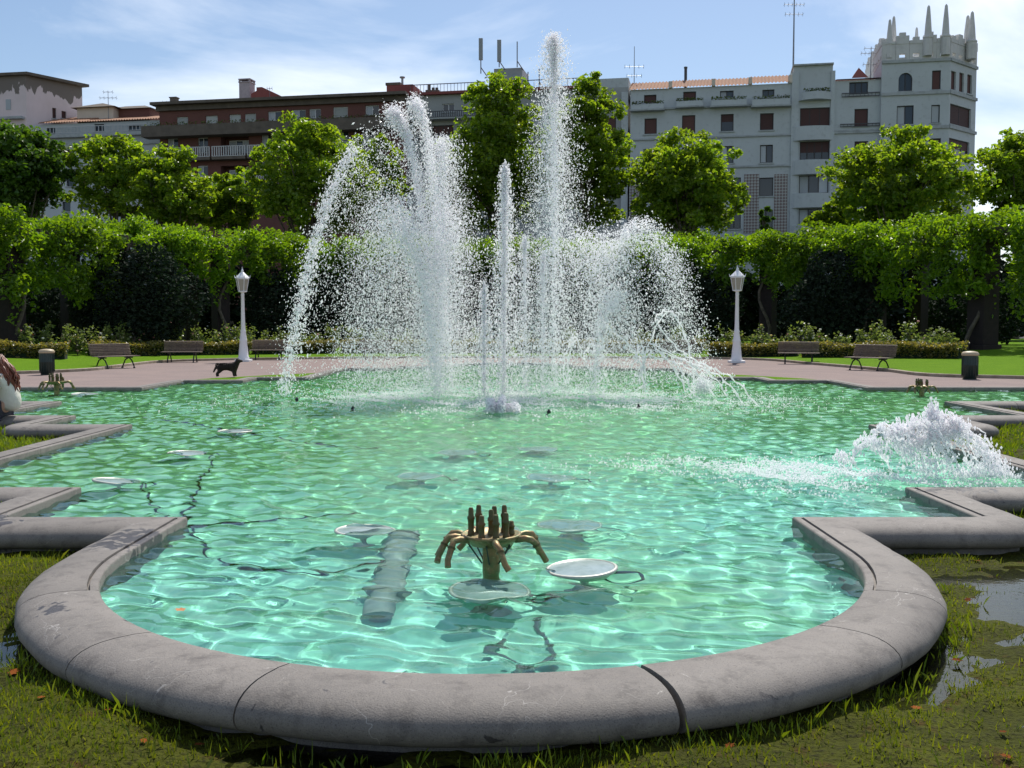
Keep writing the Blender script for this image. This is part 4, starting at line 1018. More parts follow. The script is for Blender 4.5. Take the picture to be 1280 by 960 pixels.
for i, (x, Y) in enumerate(((345, 48), (405, 49), (462, 50), (520, 50.5), (585, 51), (650, 51.5), (715, 51), (775, 50.5), (830, 50), (885, 49))):
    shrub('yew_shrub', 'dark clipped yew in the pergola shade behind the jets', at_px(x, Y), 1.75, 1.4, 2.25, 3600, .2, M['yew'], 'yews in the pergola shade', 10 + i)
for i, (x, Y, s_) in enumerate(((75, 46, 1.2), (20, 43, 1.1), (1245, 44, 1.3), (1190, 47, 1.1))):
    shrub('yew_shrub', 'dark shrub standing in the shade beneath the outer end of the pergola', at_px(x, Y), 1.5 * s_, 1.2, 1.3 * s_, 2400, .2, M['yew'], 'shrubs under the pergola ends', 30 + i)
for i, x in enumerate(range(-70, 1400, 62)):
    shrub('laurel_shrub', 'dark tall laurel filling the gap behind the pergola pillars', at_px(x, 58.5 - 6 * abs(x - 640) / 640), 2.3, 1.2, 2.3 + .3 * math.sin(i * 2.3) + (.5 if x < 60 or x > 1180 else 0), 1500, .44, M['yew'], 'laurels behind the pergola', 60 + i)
def hedge(x0, x1, Ya, Yb, label, h=.55):
    Ya -= 1.6; Yb -= 1.6
    a = Vector(at_px(x0, Ya)); b = Vector(at_px(x1, Yb)); L_ = (b - a).length; t = (b - a) / L_; nr = Vector((-t.y, t.x))
    n = int(L_ * 480); u = rng.random(n) * L_; w = rng.uniform(-.4, .4, n); z = rng.random(n) ** .5 * h
    face = rng.random(n); w = np.where(face < .45, -.4 + rng.normal(0, .04, n), w); z = np.where(face > .75, h + rng.normal(0, .04, n), z)
    z = z + .05 * np.sin(u * 2.1)
    X_ = a.x + t.x * u + nr.x * w; Y_ = a.y + t.y * u + nr.y * w
    zz = np.array([lawn_z(p, q) for p, q in zip(X_, Y_)])
    rt = empty('box_hedge', (0, 0, 0)); leaf_cloud('foliage', np.stack([X_, Y_, z + zz], -1), .11, M['hedge'], rt, up=.6)
    mb = MB(); Mx = Matrix(((t.x, nr.x, 0, a.x), (t.y, nr.y, 0, a.y), (0, 0, 1, 0), (0, 0, 0, 1)))
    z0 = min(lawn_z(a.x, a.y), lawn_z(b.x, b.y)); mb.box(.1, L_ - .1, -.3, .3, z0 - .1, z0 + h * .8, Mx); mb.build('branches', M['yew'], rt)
    return tag(rt, label, 'hedge')
hedge(-40, 86, 35.5, 36.2, 'low clipped hedge behind the dark bin with the orange tub beyond')
hedge(112, 205, 39.0, 41.5, 'low clipped hedge behind the turned bench near the dark yew')
hedge(206, 312, 41.6, 43.3, 'low clipped hedge behind the bench left of the lamp post with the dog')
hedge(314, 420, 43.4, 44.6, 'low clipped hedge right of the lamp post with the dog')
hedge(425, 640, 44.8, 45.6, 'low clipped hedge behind the left half of the fountain spray')
hedge(645, 880, 45.6, 44.8, 'low clipped hedge behind the right half of the fountain spray')
hedge(885, 1000, 42.5, 41, 'low clipped hedge behind the lamp post on the spray\'s windward side')
hedge(1005, 1100, 40, 37.6, 'low clipped hedge behind the turned bench and its straight neighbour')
hedge(1105, 1205, 37.4, 35.2, 'low clipped hedge ending beside the thick brick pillar')
def rose(x, Y, k):
    px_, py_ = at_px(x, Y); z0 = lawn_z(px_, py_); rt = empty('rose_bush', (px_, py_, z0)); s_ = rng.uniform(.8, 1.2)
    C = []
    for j in range(9):
        a = rng.uniform(0, 6.28); L_ = rng.uniform(.5, 1.25) * s_; lean = rng.uniform(.1, .5)
        t = np.linspace(.35, 1, 9)[:, None]; C.append(np.hstack([np.cos(a) * lean * t, np.sin(a) * lean * t, L_ * t]) .repeat(5, 0) + rng.normal(0, .085, (45, 3)))
    C = np.concatenate(C); leaf_cloud('foliage', C, .12, M['rose_leaf'], rt, up=.3)
    mb = MB()
    for j in range(5):
        a = rng.uniform(0, 6.28); mb.tube([(0, 0, 0), (.2 * math.cos(a), .2 * math.sin(a), .8 * s_)], .012, 5)
    mb.build('stem', M['bark'], rt)
    for j in range(rng.integers(3, 7)):
        p = C[rng.integers(len(C))] + np.array([0, -.08, .06]); bl = ['bloom_white', 'bloom_white', 'bloom_yellow', 'bloom_pink'][rng.integers(4)]
        mb = MB(); mb.lathe([(.015, -.04), (.055, -.01), (.06, .025), (.035, .045), (.01, .035)], 7, p); mb.build('bloom', M[bl], rt)
    tag(rt, 'leafy rose bush with small pale blooms above the clipped hedge', 'rose bush', 'rose bushes behind the low hedges')
for k, x in enumerate(list(range(36, 420, 21)) + [440, 470, 505, 545, 600, 660, 720, 770, 810, 850, 880] + list(range(905, 1195, 21))):
    x = x + rng.uniform(-6, 6); Y = float(np.interp(x, [0, 90, 200, 310, 420, 640, 880, 1000, 1100, 1210], [37.2, 38.5, 42.8, 44.6, 45.8, 47, 46, 42.3, 39, 36.8])) + rng.uniform(-.3, 1.0) - 1.5
    rose(x, Y, k)

# ------------------------------------------------------------------ trees
def tree(label, px, Y, ytop, ybot, wpx, seed, m='plane_leaf', n=90, leaf=.29, per=112, name='plane_tree', bare=0):
    g = np.random.default_rng(seed); X_, Y = at_px(px, Y); k = Y / F_PX
    wpx *= 1.12; ztop = CAM_Z + (HORIZON - ytop) * k; zb = CAM_Z + (HORIZON - ybot) * k; rx = wpx * k / 2
    rt = empty(name, (X_, Y, .5)); zc = (ztop + zb) / 2 - .5; rz = (ztop - zb) / 2
    mb = MB(); bend = g.normal(0, .25, 2)
    mb.tube([(bend[0] * t * t, bend[1] * t, t * (zc + rz * .2) - .1) for t in np.linspace(0, 1, 8)], [.3 * (1 - .62 * t) for t in np.linspace(0, 1, 8)], 9)
    C = []; N_ = []
    limbs = []
    n = int(n * 1.9); per = int(per * .72)
    for j in range(n):
        d = g.normal(size=3); d /= np.linalg.norm(d); r_ = g.random() ** .45
        ph = g.uniform(.84, 1.12)
        wide = 1 - .35 * max(0, d[2]) ** 1.5           # narrower towards the top
        c = np.array([d[0] * rx * r_ * wide * ph, d[1] * rx * .85 * r_ * wide, zc + d[2] * rz * r_ * ph])
        rad = g.uniform(.4, .9) * min(1.1, rx / 3.6)
        e = g.normal(size=(per, 3)); e /= np.linalg.norm(e, axis=1, keepdims=True)
        q = e * rad * (g.random((per, 1)) ** .45) * np.array([1, 1, .72]); C.append(c + q); N_.append(e)
        if j % 9 == 0: limbs.append(c)
    for c in limbs:
        b0 = g.uniform(.35, .8) * (zc + rz * .2); p0 = np.array([0, 0, b0]); mid = p0 * .55 + c * .45 + np.array([0, 0, -.35])
        mb.tube([p0, mid, c], [.11, .07, .025], 6)
    mb.build('trunk', M['bark'], rt)
    leaf_cloud('crown', np.concatenate(C), leaf, M[m], rt, up=.12, droop=.15, outc=np.concatenate(N_), aspect=.4)
    return tag(rt, label, 'tree')
tree('deep green tree in front of the flaking tower', 30, 60, 158, 275, 118, 1, 'dark_leaf', 110, .32)
tree('airy yellow-green plane tree with gaps in front of the tiled wing', 148, 62, 166, 275, 112, 2, n=62, per=115)
tree('yellow-green plane tree at the corner of the brick block', 218, 61, 190, 290, 112, 3, n=75)
tree('small yellow-green plane tree low in front of the brick balconies', 292, 63, 212, 292, 78, 4, n=48)
tree('large plane tree in front of the brick block beside the arching jets', 388, 60, 150, 300, 150, 5, n=105)
tree('plane tree half veiled by the arching jets', 470, 62, 168, 300, 90, 15, n=60)
tree('tall plane tree below the lift house', 622, 61, 98, 300, 125, 6, n=135)
tree('tall plane tree against the pier of the grey building, beside the highest jet', 735, 62, 98, 290, 100, 7, n=120)
tree('low bushy tree behind the pergola at the foot of the tall plane trees', 566, 58, 196, 300, 70, 16, n=50)
tree('rounded plane tree in front of the pale building\'s small windows', 858, 60, 167, 300, 138, 8, n=110)
tree('wide plane tree below the spired tower', 1122, 58, 166, 300, 170, 9, n=125)
tree('small slim tree in front of the lattice panels', 956, 66, 255, 300, 22, 10, 'dark_leaf', 14, .25, 70)
tree('light plane tree standing against open sky past the spired tower', 1268, 60, 160, 285, 110, 11, n=85)
tree('low bush tree to the side of the wide plane tree under the wide window bay', 1040, 62, 252, 300, 60, 12, n=26)

# ------------------------------------------------------------------ street beyond the pergola
M['car_grey'] = mat('silver_car_paint', (.38, .4, .43), .3, .4); M['car_blue'] = mat('blue_car_paint', (.05, .09, .2), .3, .3); M['car_white'] = mat('white_car_paint', (.7, .7, .7), .3)
M['tyre'] = mat('tyre_rubber', (.02, .02, .02), .9); M['rim'] = mat('wheel_rim', (.4, .4, .42), .35, .8); M['orange'] = mat('orange_plastic', (.55, .1, .02), .5)
M['head'] = mat('headlamp', (.7, .7, .68), .2)
def car(label, x, Y, paint, rz=0):
    px_, py_ = at_px(x, Y); rt = empty('parked_car', (px_, py_, .604), rz)
    pr = [(-2.1, .35), (-2.12, .62), (-1.95, .84), (-1.2, .93), (-.55, 1.38), (.75, 1.42), (1.55, .98), (2.05, .9), (2.12, .55), (2.05, .33)]
    mb = MB(); n = len(pr); V_ = []
    for y, s_ in ((-.84, .0), (-.78, .04), (.78, .04), (.84, .0)):
        for x_, z in pr:
            ins = .13 if z > 1 else 0
            V_.append((x_, y * (1 - ins * 1.2) if abs(y) < .8 else y * (1 - ins * 1.35), z + (s_ if z > .5 else 0)))
    fs_ = [(j * n + k, j * n + (k + 1) % n, (j + 1) * n + (k + 1) % n, (j + 1) * n + k) for j in range(3) for k in range(n)] + [tuple(range(n))[::-1], tuple(range(3 * n, 4 * n))]
    mb.add(V_, fs_); mb.build('body', M[paint], rt, .04)
    for y in (-.735, .735):
        s_ = 1 if y > 0 else -1
        for q in ([(-1.0, .98), (-.5, 1.33), (.08, 1.35), (.08, .99)], [(.14, .99), (.14, 1.35), (.72, 1.36), (1.3, 1.0)]):
            mb = MB(); mb.add([(a, y + s_ * (.09 - (b - .98) * .22), b) for a, b in q] , [(0, 1, 2, 3)]); mb.build('side_window', M['pane'], rt)
    mb = MB(); mb.add([(-1.15, -.62, .985), (-1.15, .62, .985), (-.58, .56, 1.385), (-.58, -.56, 1.385)], [(0, 1, 2, 3)]); mb.build('windscreen', M['pane'], rt)
    for x_ in (-1.35, 1.3):
        for y in (-.78, .78):
            w = MB(); w.tube([(x_, y - .1, .32), (x_, y + .1, .32)], .32, 16); wo = w.build('wheel', M['tyre'], rt)
            w = MB(); w.tube([(x_, y - .107, .32), (x_, y + .107, .32)], .19, 12); w.build('rim', M['rim'], wo)
    for y in (-.6, .6):
        mb = MB(); mb.box(-2.14, -2.0, y - .17, y + .17, .6, .74); mb.build('headlight', M['head'], rt)
    return tag(rt, label, 'car')
car('silver car glimpsed between the pillars under the right pergola wing', 1172, 64, 'car_grey', .1)
car('blue car partly hidden by the thick brick pillar', 1258, 64, 'car_blue', .1)
car('blue car behind the roses next to the orange tub', 62, 64, 'car_blue', -.1)
car('white car glimpsed behind the roses between the two pillars past the yew', 250, 64, 'car_white', -.1)
px_, py_ = at_px(29.5, 50); rt = empty('waste_tub', (px_, py_, lawn_z(px_, py_)))
mb = MB(); vs = [(-.45, -.4, 0), (.45, -.4, 0), (.45, .4, 0), (-.45, .4, 0), (-.58, -.5, 1.25), (.58, -.5, 1.25), (.58, .5, 1.25), (-.58, .5, 1.25)]
mb.add(vs, [(3, 2, 1, 0), (0, 1, 5, 4), (1, 2, 6, 5), (2, 3, 7, 6), (3, 0, 4, 7)]); mb.build('tub', M['orange'], rt, .03)
mb = MB(); mb.box(-.63, .63, -.55, .55, 1.252, 1.36); mb.build('lid', M['orange'], rt, .03)
tag(rt, 'orange waste tub seen above the clipped hedge past the dark bin', 'waste tub')
mb = MB(); a = at_px(925, 58); b = at_px(1003, 57.4)
rt = empty('site_hoarding', (a[0], a[1], .6)); L_ = b[0] - a[0]
for k in range(4):
    mb = MB(); mb.box(L_ * k / 4 + .02, L_ * (k + 1) / 4 - .02, -.04, .04, .05, 2.3); mb.build('panel', M['grey_wall'], rt)
for k in range(5):
    mb = MB(); mb.box(L_ * k / 4 - .05, L_ * k / 4 + .05, .045, .12, 0, 2.35); mb.build('post', M['steel'], rt)
tag(rt, 'grey panelled hoarding behind the pair of pillars near the right lamp post', 'fence')
# ------------------------------------------------------------------ lamp posts, benches, bins
def lamp_post(label, x, y):
    p = on_z(x, y, 0); rt = empty('street_lamp', (p.x, p.y, 0)); s_ = 1.0
    mb = MB(); mb.box(-.3, .3, -.3, .3, 0, .1); mb.build('plinth', M['lamp_white'], rt, .015)
    mb = MB(); mb.lathe([(.24, .1), (.25, .16), (.21, .22), (.19, .5), (.15, .85), (.165, .9), (.15, .95), (.11, 1.25), (.12, 1.3), (.095, 1.36)], 12); mb.build('base', M['lamp_white'], rt)
    mb = MB(); mb.lathe([(.095, 1.36), (.085, 1.7), (.07, 2.8), (.085, 2.83), (.06, 2.88), (.09, 2.95)], 12); mb.build('shaft', M['lamp_white'], rt)
    head = MB()
    for k in range(6):
        a = R(60 * k); c, s__ = math.cos(a), math.sin(a); head.tube([(.17 * c, .17 * s__, 2.98), (.265 * c, .265 * s__, 3.5)], .016, 5)
    head.lathe([(.1, 2.94), (.19, 2.96), (.19, 3.0), (.12, 3.0)], 6); head.lathe([(.28, 3.49), (.29, 3.53), (.25, 3.53)], 6)
    h = head.build('lantern', M['lamp_white'], rt)
    for k in range(6):
        a0, a1 = R(60 * k + 3), R(60 * k + 57); mb = MB()
        mb.add([(.165 * math.cos(a0), .165 * math.sin(a0), 2.99), (.165 * math.cos(a1), .165 * math.sin(a1), 2.99), (.255 * math.cos(a1), .255 * math.sin(a1), 3.49), (.255 * math.cos(a0), .255 * math.sin(a0), 3.49)], [(0, 1, 2, 3)]); mb.build('pane', M['lamp_glass'], h)
    mb = MB(); mb.lathe([(.31, 3.53), (.3, 3.56), (.18, 3.68), (.1, 3.76), (.05, 3.8), (.06, 3.84), (.015, 3.95), (.01, 4.02)], 6, smooth=False)
    for k in range(6):
        a = R(60 * k); mb.tube([(.3 * math.cos(a), .3 * math.sin(a), 3.55), (.34 * math.cos(a), .34 * math.sin(a), 3.66)], [.025, .005], 5)
    mb.build('roof', M['lamp_white'], rt)
    rt.scale = (1.02, 1.02, 1.0); return tag(rt, label, 'street lamp', 'lamp posts by the pool path')
lamp_post('white lantern lamp post with the dark dog near its foot', 304.5, 452)
lamp_post('white lantern lamp post beside the falling strands of the fountain', 920.5, 453.5)

def make_bench():
    rt = empty('park_bench'); L_ = .8
    for x in (-.52, .52):
        mb = MB()
        mb.tube([(x, -.4, 0), (x, -.36, .12), (x, -.22, .3), (x, -.05, .385), (x, .1, .37)], .026, 6)
        mb.tube([(x, .38, 0), (x, .3, .14), (x, .18, .3), (x, -.05, .385)], .026, 6)
        mb.tube([(x, -.3, .39), (x, 0, .4), (x, .2, .38), (x, .3, .55), (x, .42, .86)], .024, 6)
        mb.tube([(x, -.42, .012), (x, -.36, .012)], .03, 6); mb.tube([(x, .34, .012), (x, .42, .012)], .03, 6)
        mb.build('leg', M['iron_dark'], rt)
    for k in range(6):
        y = -.31 + k * .088; mb = MB(); mb.box(-L_, L_, y - .034, y + .034, .425, .455); mb.build('seat_slat', M['wood'], rt)
    for k in range(7):
        z = .5 + k * .059; y = .262 + (z - .5) * .36; mb = MB(); Mx = Matrix.Translation((0, y, z)) @ Matrix.Rotation(R(-70), 4, 'X')
        mb.box(-L_, L_, -.024, .024, -.012, .012, Mx); mb.build('back_slat', M['wood'], rt)
    return rt
proto = make_bench(); first = True
for x, y, rz, lab in ((144, 460.5, 52, 'slatted wooden bench turned at an angle nearest the dark bin with the orange tub beyond'),
                      (228, 453, 6, 'slatted wooden bench facing the pool beside the lamp post with the dog'),
                      (336, 449.8, 2, 'slatted wooden bench just past the lamp post with the dog, towards the jets'),
                      (470, 449.5, 0, 'slatted bench seen faintly through the left arching jets'),
                      (848, 450, -3, 'slatted bench seen faintly through the right falling strands'),
                      (998, 455, -14, 'slatted bench straight on to the pool right after the lamp by the strands'),
                      (1087, 463, -50, 'slatted bench turned at an angle near the bin by the thick pillar')):
    b = proto if first else copy_tree(proto); first = False
    p = on_z(x, y, 0); b.location = (p.x, p.y, .003); b.rotation_euler = (0, 0, R(rz)); b.scale = (1, 1, 1); tag(b, lab, 'bench', 'benches round the pool')
def make_bin(label, x, y):
    p = on_z(x, y, 0); rt = empty('litter_bin', (p.x, p.y, .003))
    mb = MB(); mb.lathe([(.19, 0), (.19, .05), (.215, .06), (.22, .4), (.225, .41), (.22, .42), (.22, .68)], 20); mb.build('drum', M['bin'], rt)
    mb = MB(); mb.lathe([(.225, .682), (.24, .7), (.24, .74), (.2, .79), (.1, .81), (.01, .815)], 20); mb.build('lid', M['bin_top'], rt)
    mb = MB()
    for k in range(20):
        a = 2 * math.pi * k / 20; mb.tube([(.222 * math.cos(a), .222 * math.sin(a), .1), (.222 * math.cos(a), .222 * math.sin(a), .64)], .008, 4)
    mb.build('rib', M['bin'], rt)
    return tag(rt, label, 'bin')
make_bin('dark cylindrical litter bin with tan lid on the seated woman\'s side of the pool', 59, 468.5)
make_bin('dark cylindrical litter bin with tan lid near the thick brick pillar', 1212, 474)

# ------------------------------------------------------------------ nozzles, lamps and cables in the pool
def nozzle(label, c, s_=1.0, rz=0):
    rt = empty('fountain_nozzle', (c[0], c[1], FLOOR_Z), rz); rt.scale = (s_, s_, s_)
    b0 = WATER_Z - FLOOR_Z
    mb = MB(); mb.tube([(0, 0, 0), (0, 0, b0 + .2)], .055, 14); mb.build('stem', M['bronze'], rt)
    mb = MB(); mb.lathe([(.06, b0 + .155), (.13, b0 + .165), (.185, b0 + .215), (.19, b0 + .232), (.175, b0 + .235), (.16, b0 + .222), (.02, b0 + .222)], 24); mb.build('bowl', M['bronze'], rt)
    mb = MB(); mb.lathe([(.15, 0), (.15, .03), (.06, .05)], 16); mb.build('foot', M['bronze_dark'], rt)
    for k, (an, e) in enumerate(((-172, 1), (-148, 1), (-82, 1), (-22, 1), (18, 1), (62, .9), (118, .9), (158, 1))):
        a = R(an); dx, dy = math.cos(a), math.sin(a); mb = MB()
        P_ = [(.16, .205), (.225, .218), (.265, .212), (.285, .19), (.33, .1 * e + .012), (.345, .075)]
        tw_ = .25
        pt = []
        for q, (r_, z) in enumerate(P_):
            aa = a + tw_ * max(0, q - 2) * .25; pt.append((r_ * math.cos(aa), r_ * math.sin(aa), b0 + z))
        mb.tube(pt, [.021, .021, .022, .02, .019, .02], 9); arm = mb.build('arm', M['bronze'], rt)
        mb = MB(); q1, q2 = Vector(pt[3]), Vector(pt[4]); mb.tube([q1.lerp(q2, .1), q1.lerp(q2, .22)], .026, 9); mb.build('collar', M['bronze_dark'], arm)
    for k, (r_, an, h_) in enumerate(((.125, 178, .14), (.125, 130, .14), (.125, 82, .13), (.12, 48, .14), (.125, 8, .07), (.12, -40, .125), (.12, -75, .12), (.12, -118, .115), (.055, 90, .12), (.0, 0, .13))):
        h_ *= 1.22; a = R(an); x, y = r_ * math.cos(a), r_ * math.sin(a); z = b0 + .222; mb = MB()
        mb.lathe([(.022, 0), (.022, .02), (.018, .025), (.02, h_ * .55), (.024, h_ * .58), (.024, h_ * .66), (.018, h_ * .7), (.016, h_ * .95), (.01, h_)], 9, (x, y, z)); mb.build('jet_pipe', M['bronze_dark'], rt)
    mb = MB()
    for k in range(6):
        a = R(60 * k + 20); mb.tube([(.15 * math.cos(a), .15 * math.sin(a), b0 + .18), (.06 * math.cos(a), .06 * math.sin(a), b0 + .05)], .005, 5)
    mb.build('stay', M['cable'], rt)
    return tag(rt, label, 'fountain nozzle')
pz = on_z(614, 713, WATER_Z)
nozzle('tarnished bronze spider nozzle with bent arms standing among the round lamps', (pz.x, pz.y), 1.0)
pz = on_z(71, 492.5, WATER_Z); nozzle('pale spider nozzle idle in the pool arm behind the seated woman', (pz.x, pz.y), 1.08, .4)
pz = on_z(1152, 493.5, WATER_Z); nozzle('pale spider nozzle idle in the pool arm beyond the churning splash', (pz.x, pz.y), .95, 1.0)
LAMPS = [(727, 711, .225, 'round pool lamp with bright rim right beside the bronze spider nozzle', .012, (1, -3)),
         (612, 742, .24, 'round pool lamp in front of the bronze spider nozzle', -.03, (0, 2)),
         (457, 664, .23, 'round pool lamp beside the grey underwater duct', -.012, (0, 2)),
         (712, 661, .25, 'round pool lamp sunk behind the bright rimmed lamp', -.04, (0, 0)),
         (618, 668, .2, 'round pool lamp hidden behind the spider nozzle', -.03, (0, 0)),
         (234, 567, .23, 'round pool lamp whose cable crosses the pool floor, off the stepped wall', -.008, (0, 3)),
         (146, 602, .23, 'tilted dark pool lamp on a bent stand near the stepped wall corner', -.002, (-4, 7)),
         (294, 539, .25, 'pale round pool lamp farther along from the stepped wall', -.006, (0, 0)),
         (106, 493, .28, 'flat pale pool lamp next to the idle nozzle behind the seated woman', .0, (2, 3)),
         (525, 601, .24, 'submerged round lamp midway to the jets on the duct side', -.06, (0, 0)),
         (690, 603, .25, 'submerged round lamp midway to the jets on the splash side', -.06, (0, 0)),
         (570, 571, .25, 'submerged round lamp close to the jets on the duct side', -.06, (0, 0)),
         (672, 566, .25, 'submerged round lamp close to the jets on the splash side', -.06, (0, 0))]
for x, y, r_, lab, dz, tilt in LAMPS:
    p = on_z(x, y, WATER_Z + dz); rt = empty('pool_lamp', (p.x, p.y, FLOOR_Z)); z = p.z - FLOOR_Z
    Tm = Matrix.Translation((0, 0, z)) @ Matrix.Rotation(R(tilt[0]), 4, 'X') @ Matrix.Rotation(R(tilt[1]), 4, 'Y')
    for nm, prof, mt in (('bowl', [(.03, -.2), (r_ * .45, -.15), (r_ * .8, -.07), (r_ * .93, -.012)], 'galv'), ('ring', [(r_ * .9, -.012), (r_ * .98, -.012), (r_, -.004), (r_, .006), (r_ * .93, .012), (r_ * .9, .004)], 'galv'), ('lens', [(r_ * .9, .0055), (r_ * .5, .014), (.01, .018)], 'lens')):
        mb = MB(); mb.lathe(prof, 28); mb.v = [tuple(Tm @ Vector(v)) for v in mb.v]; o = mb.build(nm, M[mt], rt); o.cycles.is_caustics_receiver = True
    mb = MB(); mb.tube([(0, 0, 0), (0, 0, z - .15)], .03, 8); mb.lathe([(.1, 0), (.1, .02), (.03, .03)], 12); mb.build('stand', M['galv'], rt)
    mb = MB(); a = rng.uniform(0, 6.28); e = rng.uniform(.3, .6)
    mb.tube([(r_ * .8, 0, z - .08), (r_ + .12, .02, z - .1), (r_ + .16, .05, z - .22), (r_ + .05, .1, .03), (r_ - .1, .3 + e * .3, .012)], .011, 6); mb.build('cable', M['cable'], rt)
    tag(rt, lab, 'pool lamp')
for x, y, lab in ((371, 500, 'tiny dark spout head in the pool under the outermost thin jet'), (441, 512, 'tiny dark spout head in front of the broad veil of the medium jet'), (686, 516, 'tiny dark spout head in front of the tallest jet'), (798, 509, 'tiny dark spout head in front of the bundle of strands')):
    p = on_z(x, y, WATER_Z); mb = MB(); mb.lathe([(.03, -.3), (.03, -.02), (.034, 0), (.034, .03), (.02, .04), (.018, .06), (.006, .06)], 10, (p.x, p.y, WATER_Z)); tag(mb.build('spout_head', M['iron_dark']), lab, 'spout')
# concrete duct on the pool floor and loose cables
a, b = on_floor(474, 768, FLOOR_Z + .1), on_floor(506, 664, FLOOR_Z + .1); a.z = b.z = FLOOR_Z; d = (b - a).normalized(); L_ = (b - a).length
rt = empty('underwater_duct', a, math.atan2(d.y, d.x))
for k in range(4):
    mb = MB(); mb.tube([(L_ * k / 4 + .01, 0, .1), (L_ * (k + 1) / 4 - .06, 0, .1)], .1, 16); mb.tube([(L_ * (k + 1) / 4 - .12, 0, .1), (L_ * (k + 1) / 4 - .01, 0, .1)], .12, 16); o = mb.build('pipe_section', M['duct'], rt); o.cycles.is_caustics_receiver = True
tag(rt, 'thick grey duct lying on the pool floor beside the spider nozzle', 'pipe')
def cable(label, P_, r_=.013, m='cable'):
    q = smooth_line([on_floor(x, y, FLOOR_Z + .02) for x, y in P_], 5)
    q = [Vector((p.x + rng.normal(0, .012), p.y + rng.normal(0, .012), FLOOR_Z + .02)) for p in q]
    mb = MB(); mb.tube(q, r_, 6); o = mb.build('cable', M[m]); return tag(o, label, 'cable')
cable('dark cable wandering over the pool floor from the stepped wall lamps', [(262, 575), (250, 600), (236, 630), (242, 660), (262, 690), (300, 705), (370, 715), (430, 712), (480, 700)])
cable('dark cable running sideways from the tilted lamp over the pool floor', [(175, 605), (190, 625), (225, 655), (300, 652), (380, 645), (450, 640)])
cable('dark cable stretching from the pale lamp towards the jets', [(150, 520), (210, 525), (262, 533), (330, 545), (430, 558), (470, 560)], .02)
cable('looped grey hose in the shallows by the front rim', [(622, 795), (618, 812), (632, 828), (660, 838), (690, 830), (699, 815), (690, 795), (672, 775)], .016, 'galv')
mb = MB(); p = on_z(225, 764, WATER_Z + .004)
def leaf_flat(name, p, s_, rz, m, up=0):
    rt = MB(); c, n = [], 9
    V_ = [(0, -.6, 0), (.25, -.35, .03), (.5, -.2, .05), (.34, .05, .06), (.42, .4, .05), (.15, .35, .02), (0, .7, .04), (-.15, .35, .02), (-.45, .35, .06), (-.32, .05, .07), (-.5, -.22, .04), (-.22, -.35, .02)]
    V_ = [(0, 0, 0)] + V_; k = len(V_)
    rt.add(V_, [(0, i, i + 1 if i + 1 < k else 1) for i in range(1, k)]); o = rt.build(name, m); o.location = p; o.rotation_euler = (up, up * .4, rz); o.scale = (s_, s_, s_); return o
tag(leaf_flat('fallen_leaf', (p.x, p.y, WATER_Z + .012), .06, .9, mat('floating_leaf', (.42, .17, .06), .8)), 'single orange leaf floating on the pool near the curved rim', 'leaf')
for x, y, s_ in ((33, 790, .05), (250, 934, .04), (1196, 828, .05), (1146, 888, .055), (912, 940, .04), (1253, 920, .04), (1221, 703, .06), (18, 845, .05), (52, 884, .04), (1258, 952, .045), (1210, 752, .05), (955, 893, .035), (135, 905, .04), (180, 938, .035)):
    p = on_z(x, y, SOIL_Z); z = SOIL_Z + max(0, float(soil_h(np.array([p.x]), np.array([p.y]))[0]))
    tag(leaf_flat('fallen_leaf', (p.x, p.y, z + .012), s_ * rng.uniform(.8, 1.1), rng.uniform(0, 6), M['leaf_dry'], rng.uniform(-.3, .3)), 'brown curled leaf lying on the flooded grass outside the rim', 'leaf', 'fallen leaves on the wet grass')

# ------------------------------------------------------------------ seated woman and dog
def skin_body(name, J, E, m, parent, sub=2):
    me = bpy.data.meshes.new(name); keys = list(J); me.from_pydata([J[k][0] for k in keys], [(keys.index(a), keys.index(b)) for a, b in E], [])
    o = bpy.data.objects.new(name, me); col.objects.link(o); o.parent = parent
    md = o.modifiers.new('skin', 'SKIN'); md.use_smooth_shade = True
    if not me.skin_vertices: 
        bm = bmesh.new(); bm.from_mesh(me); bm.verts.layers.skin.verify(); bm.to_mesh(me); bm.free()
    for i, k in enumerate(keys):
        r_ = J[k][1]; me.skin_vertices[0].data[i].radius = (r_, r_) if not isinstance(r_, tuple) else r_
    me.skin_vertices[0].data[0].use_root = True
    s_ = o.modifiers.new('sub', 'SUBSURF'); s_.levels = sub; s_.render_levels = sub
    me.materials.append(m); return o
wp = on_z(2, 521, RIM_Z); rt = empty('person', (wp.x + .02, wp.y + .12, .145)); tag(rt, 'person with long auburn hair in a cream blouse sitting on the pool rim', 'person')
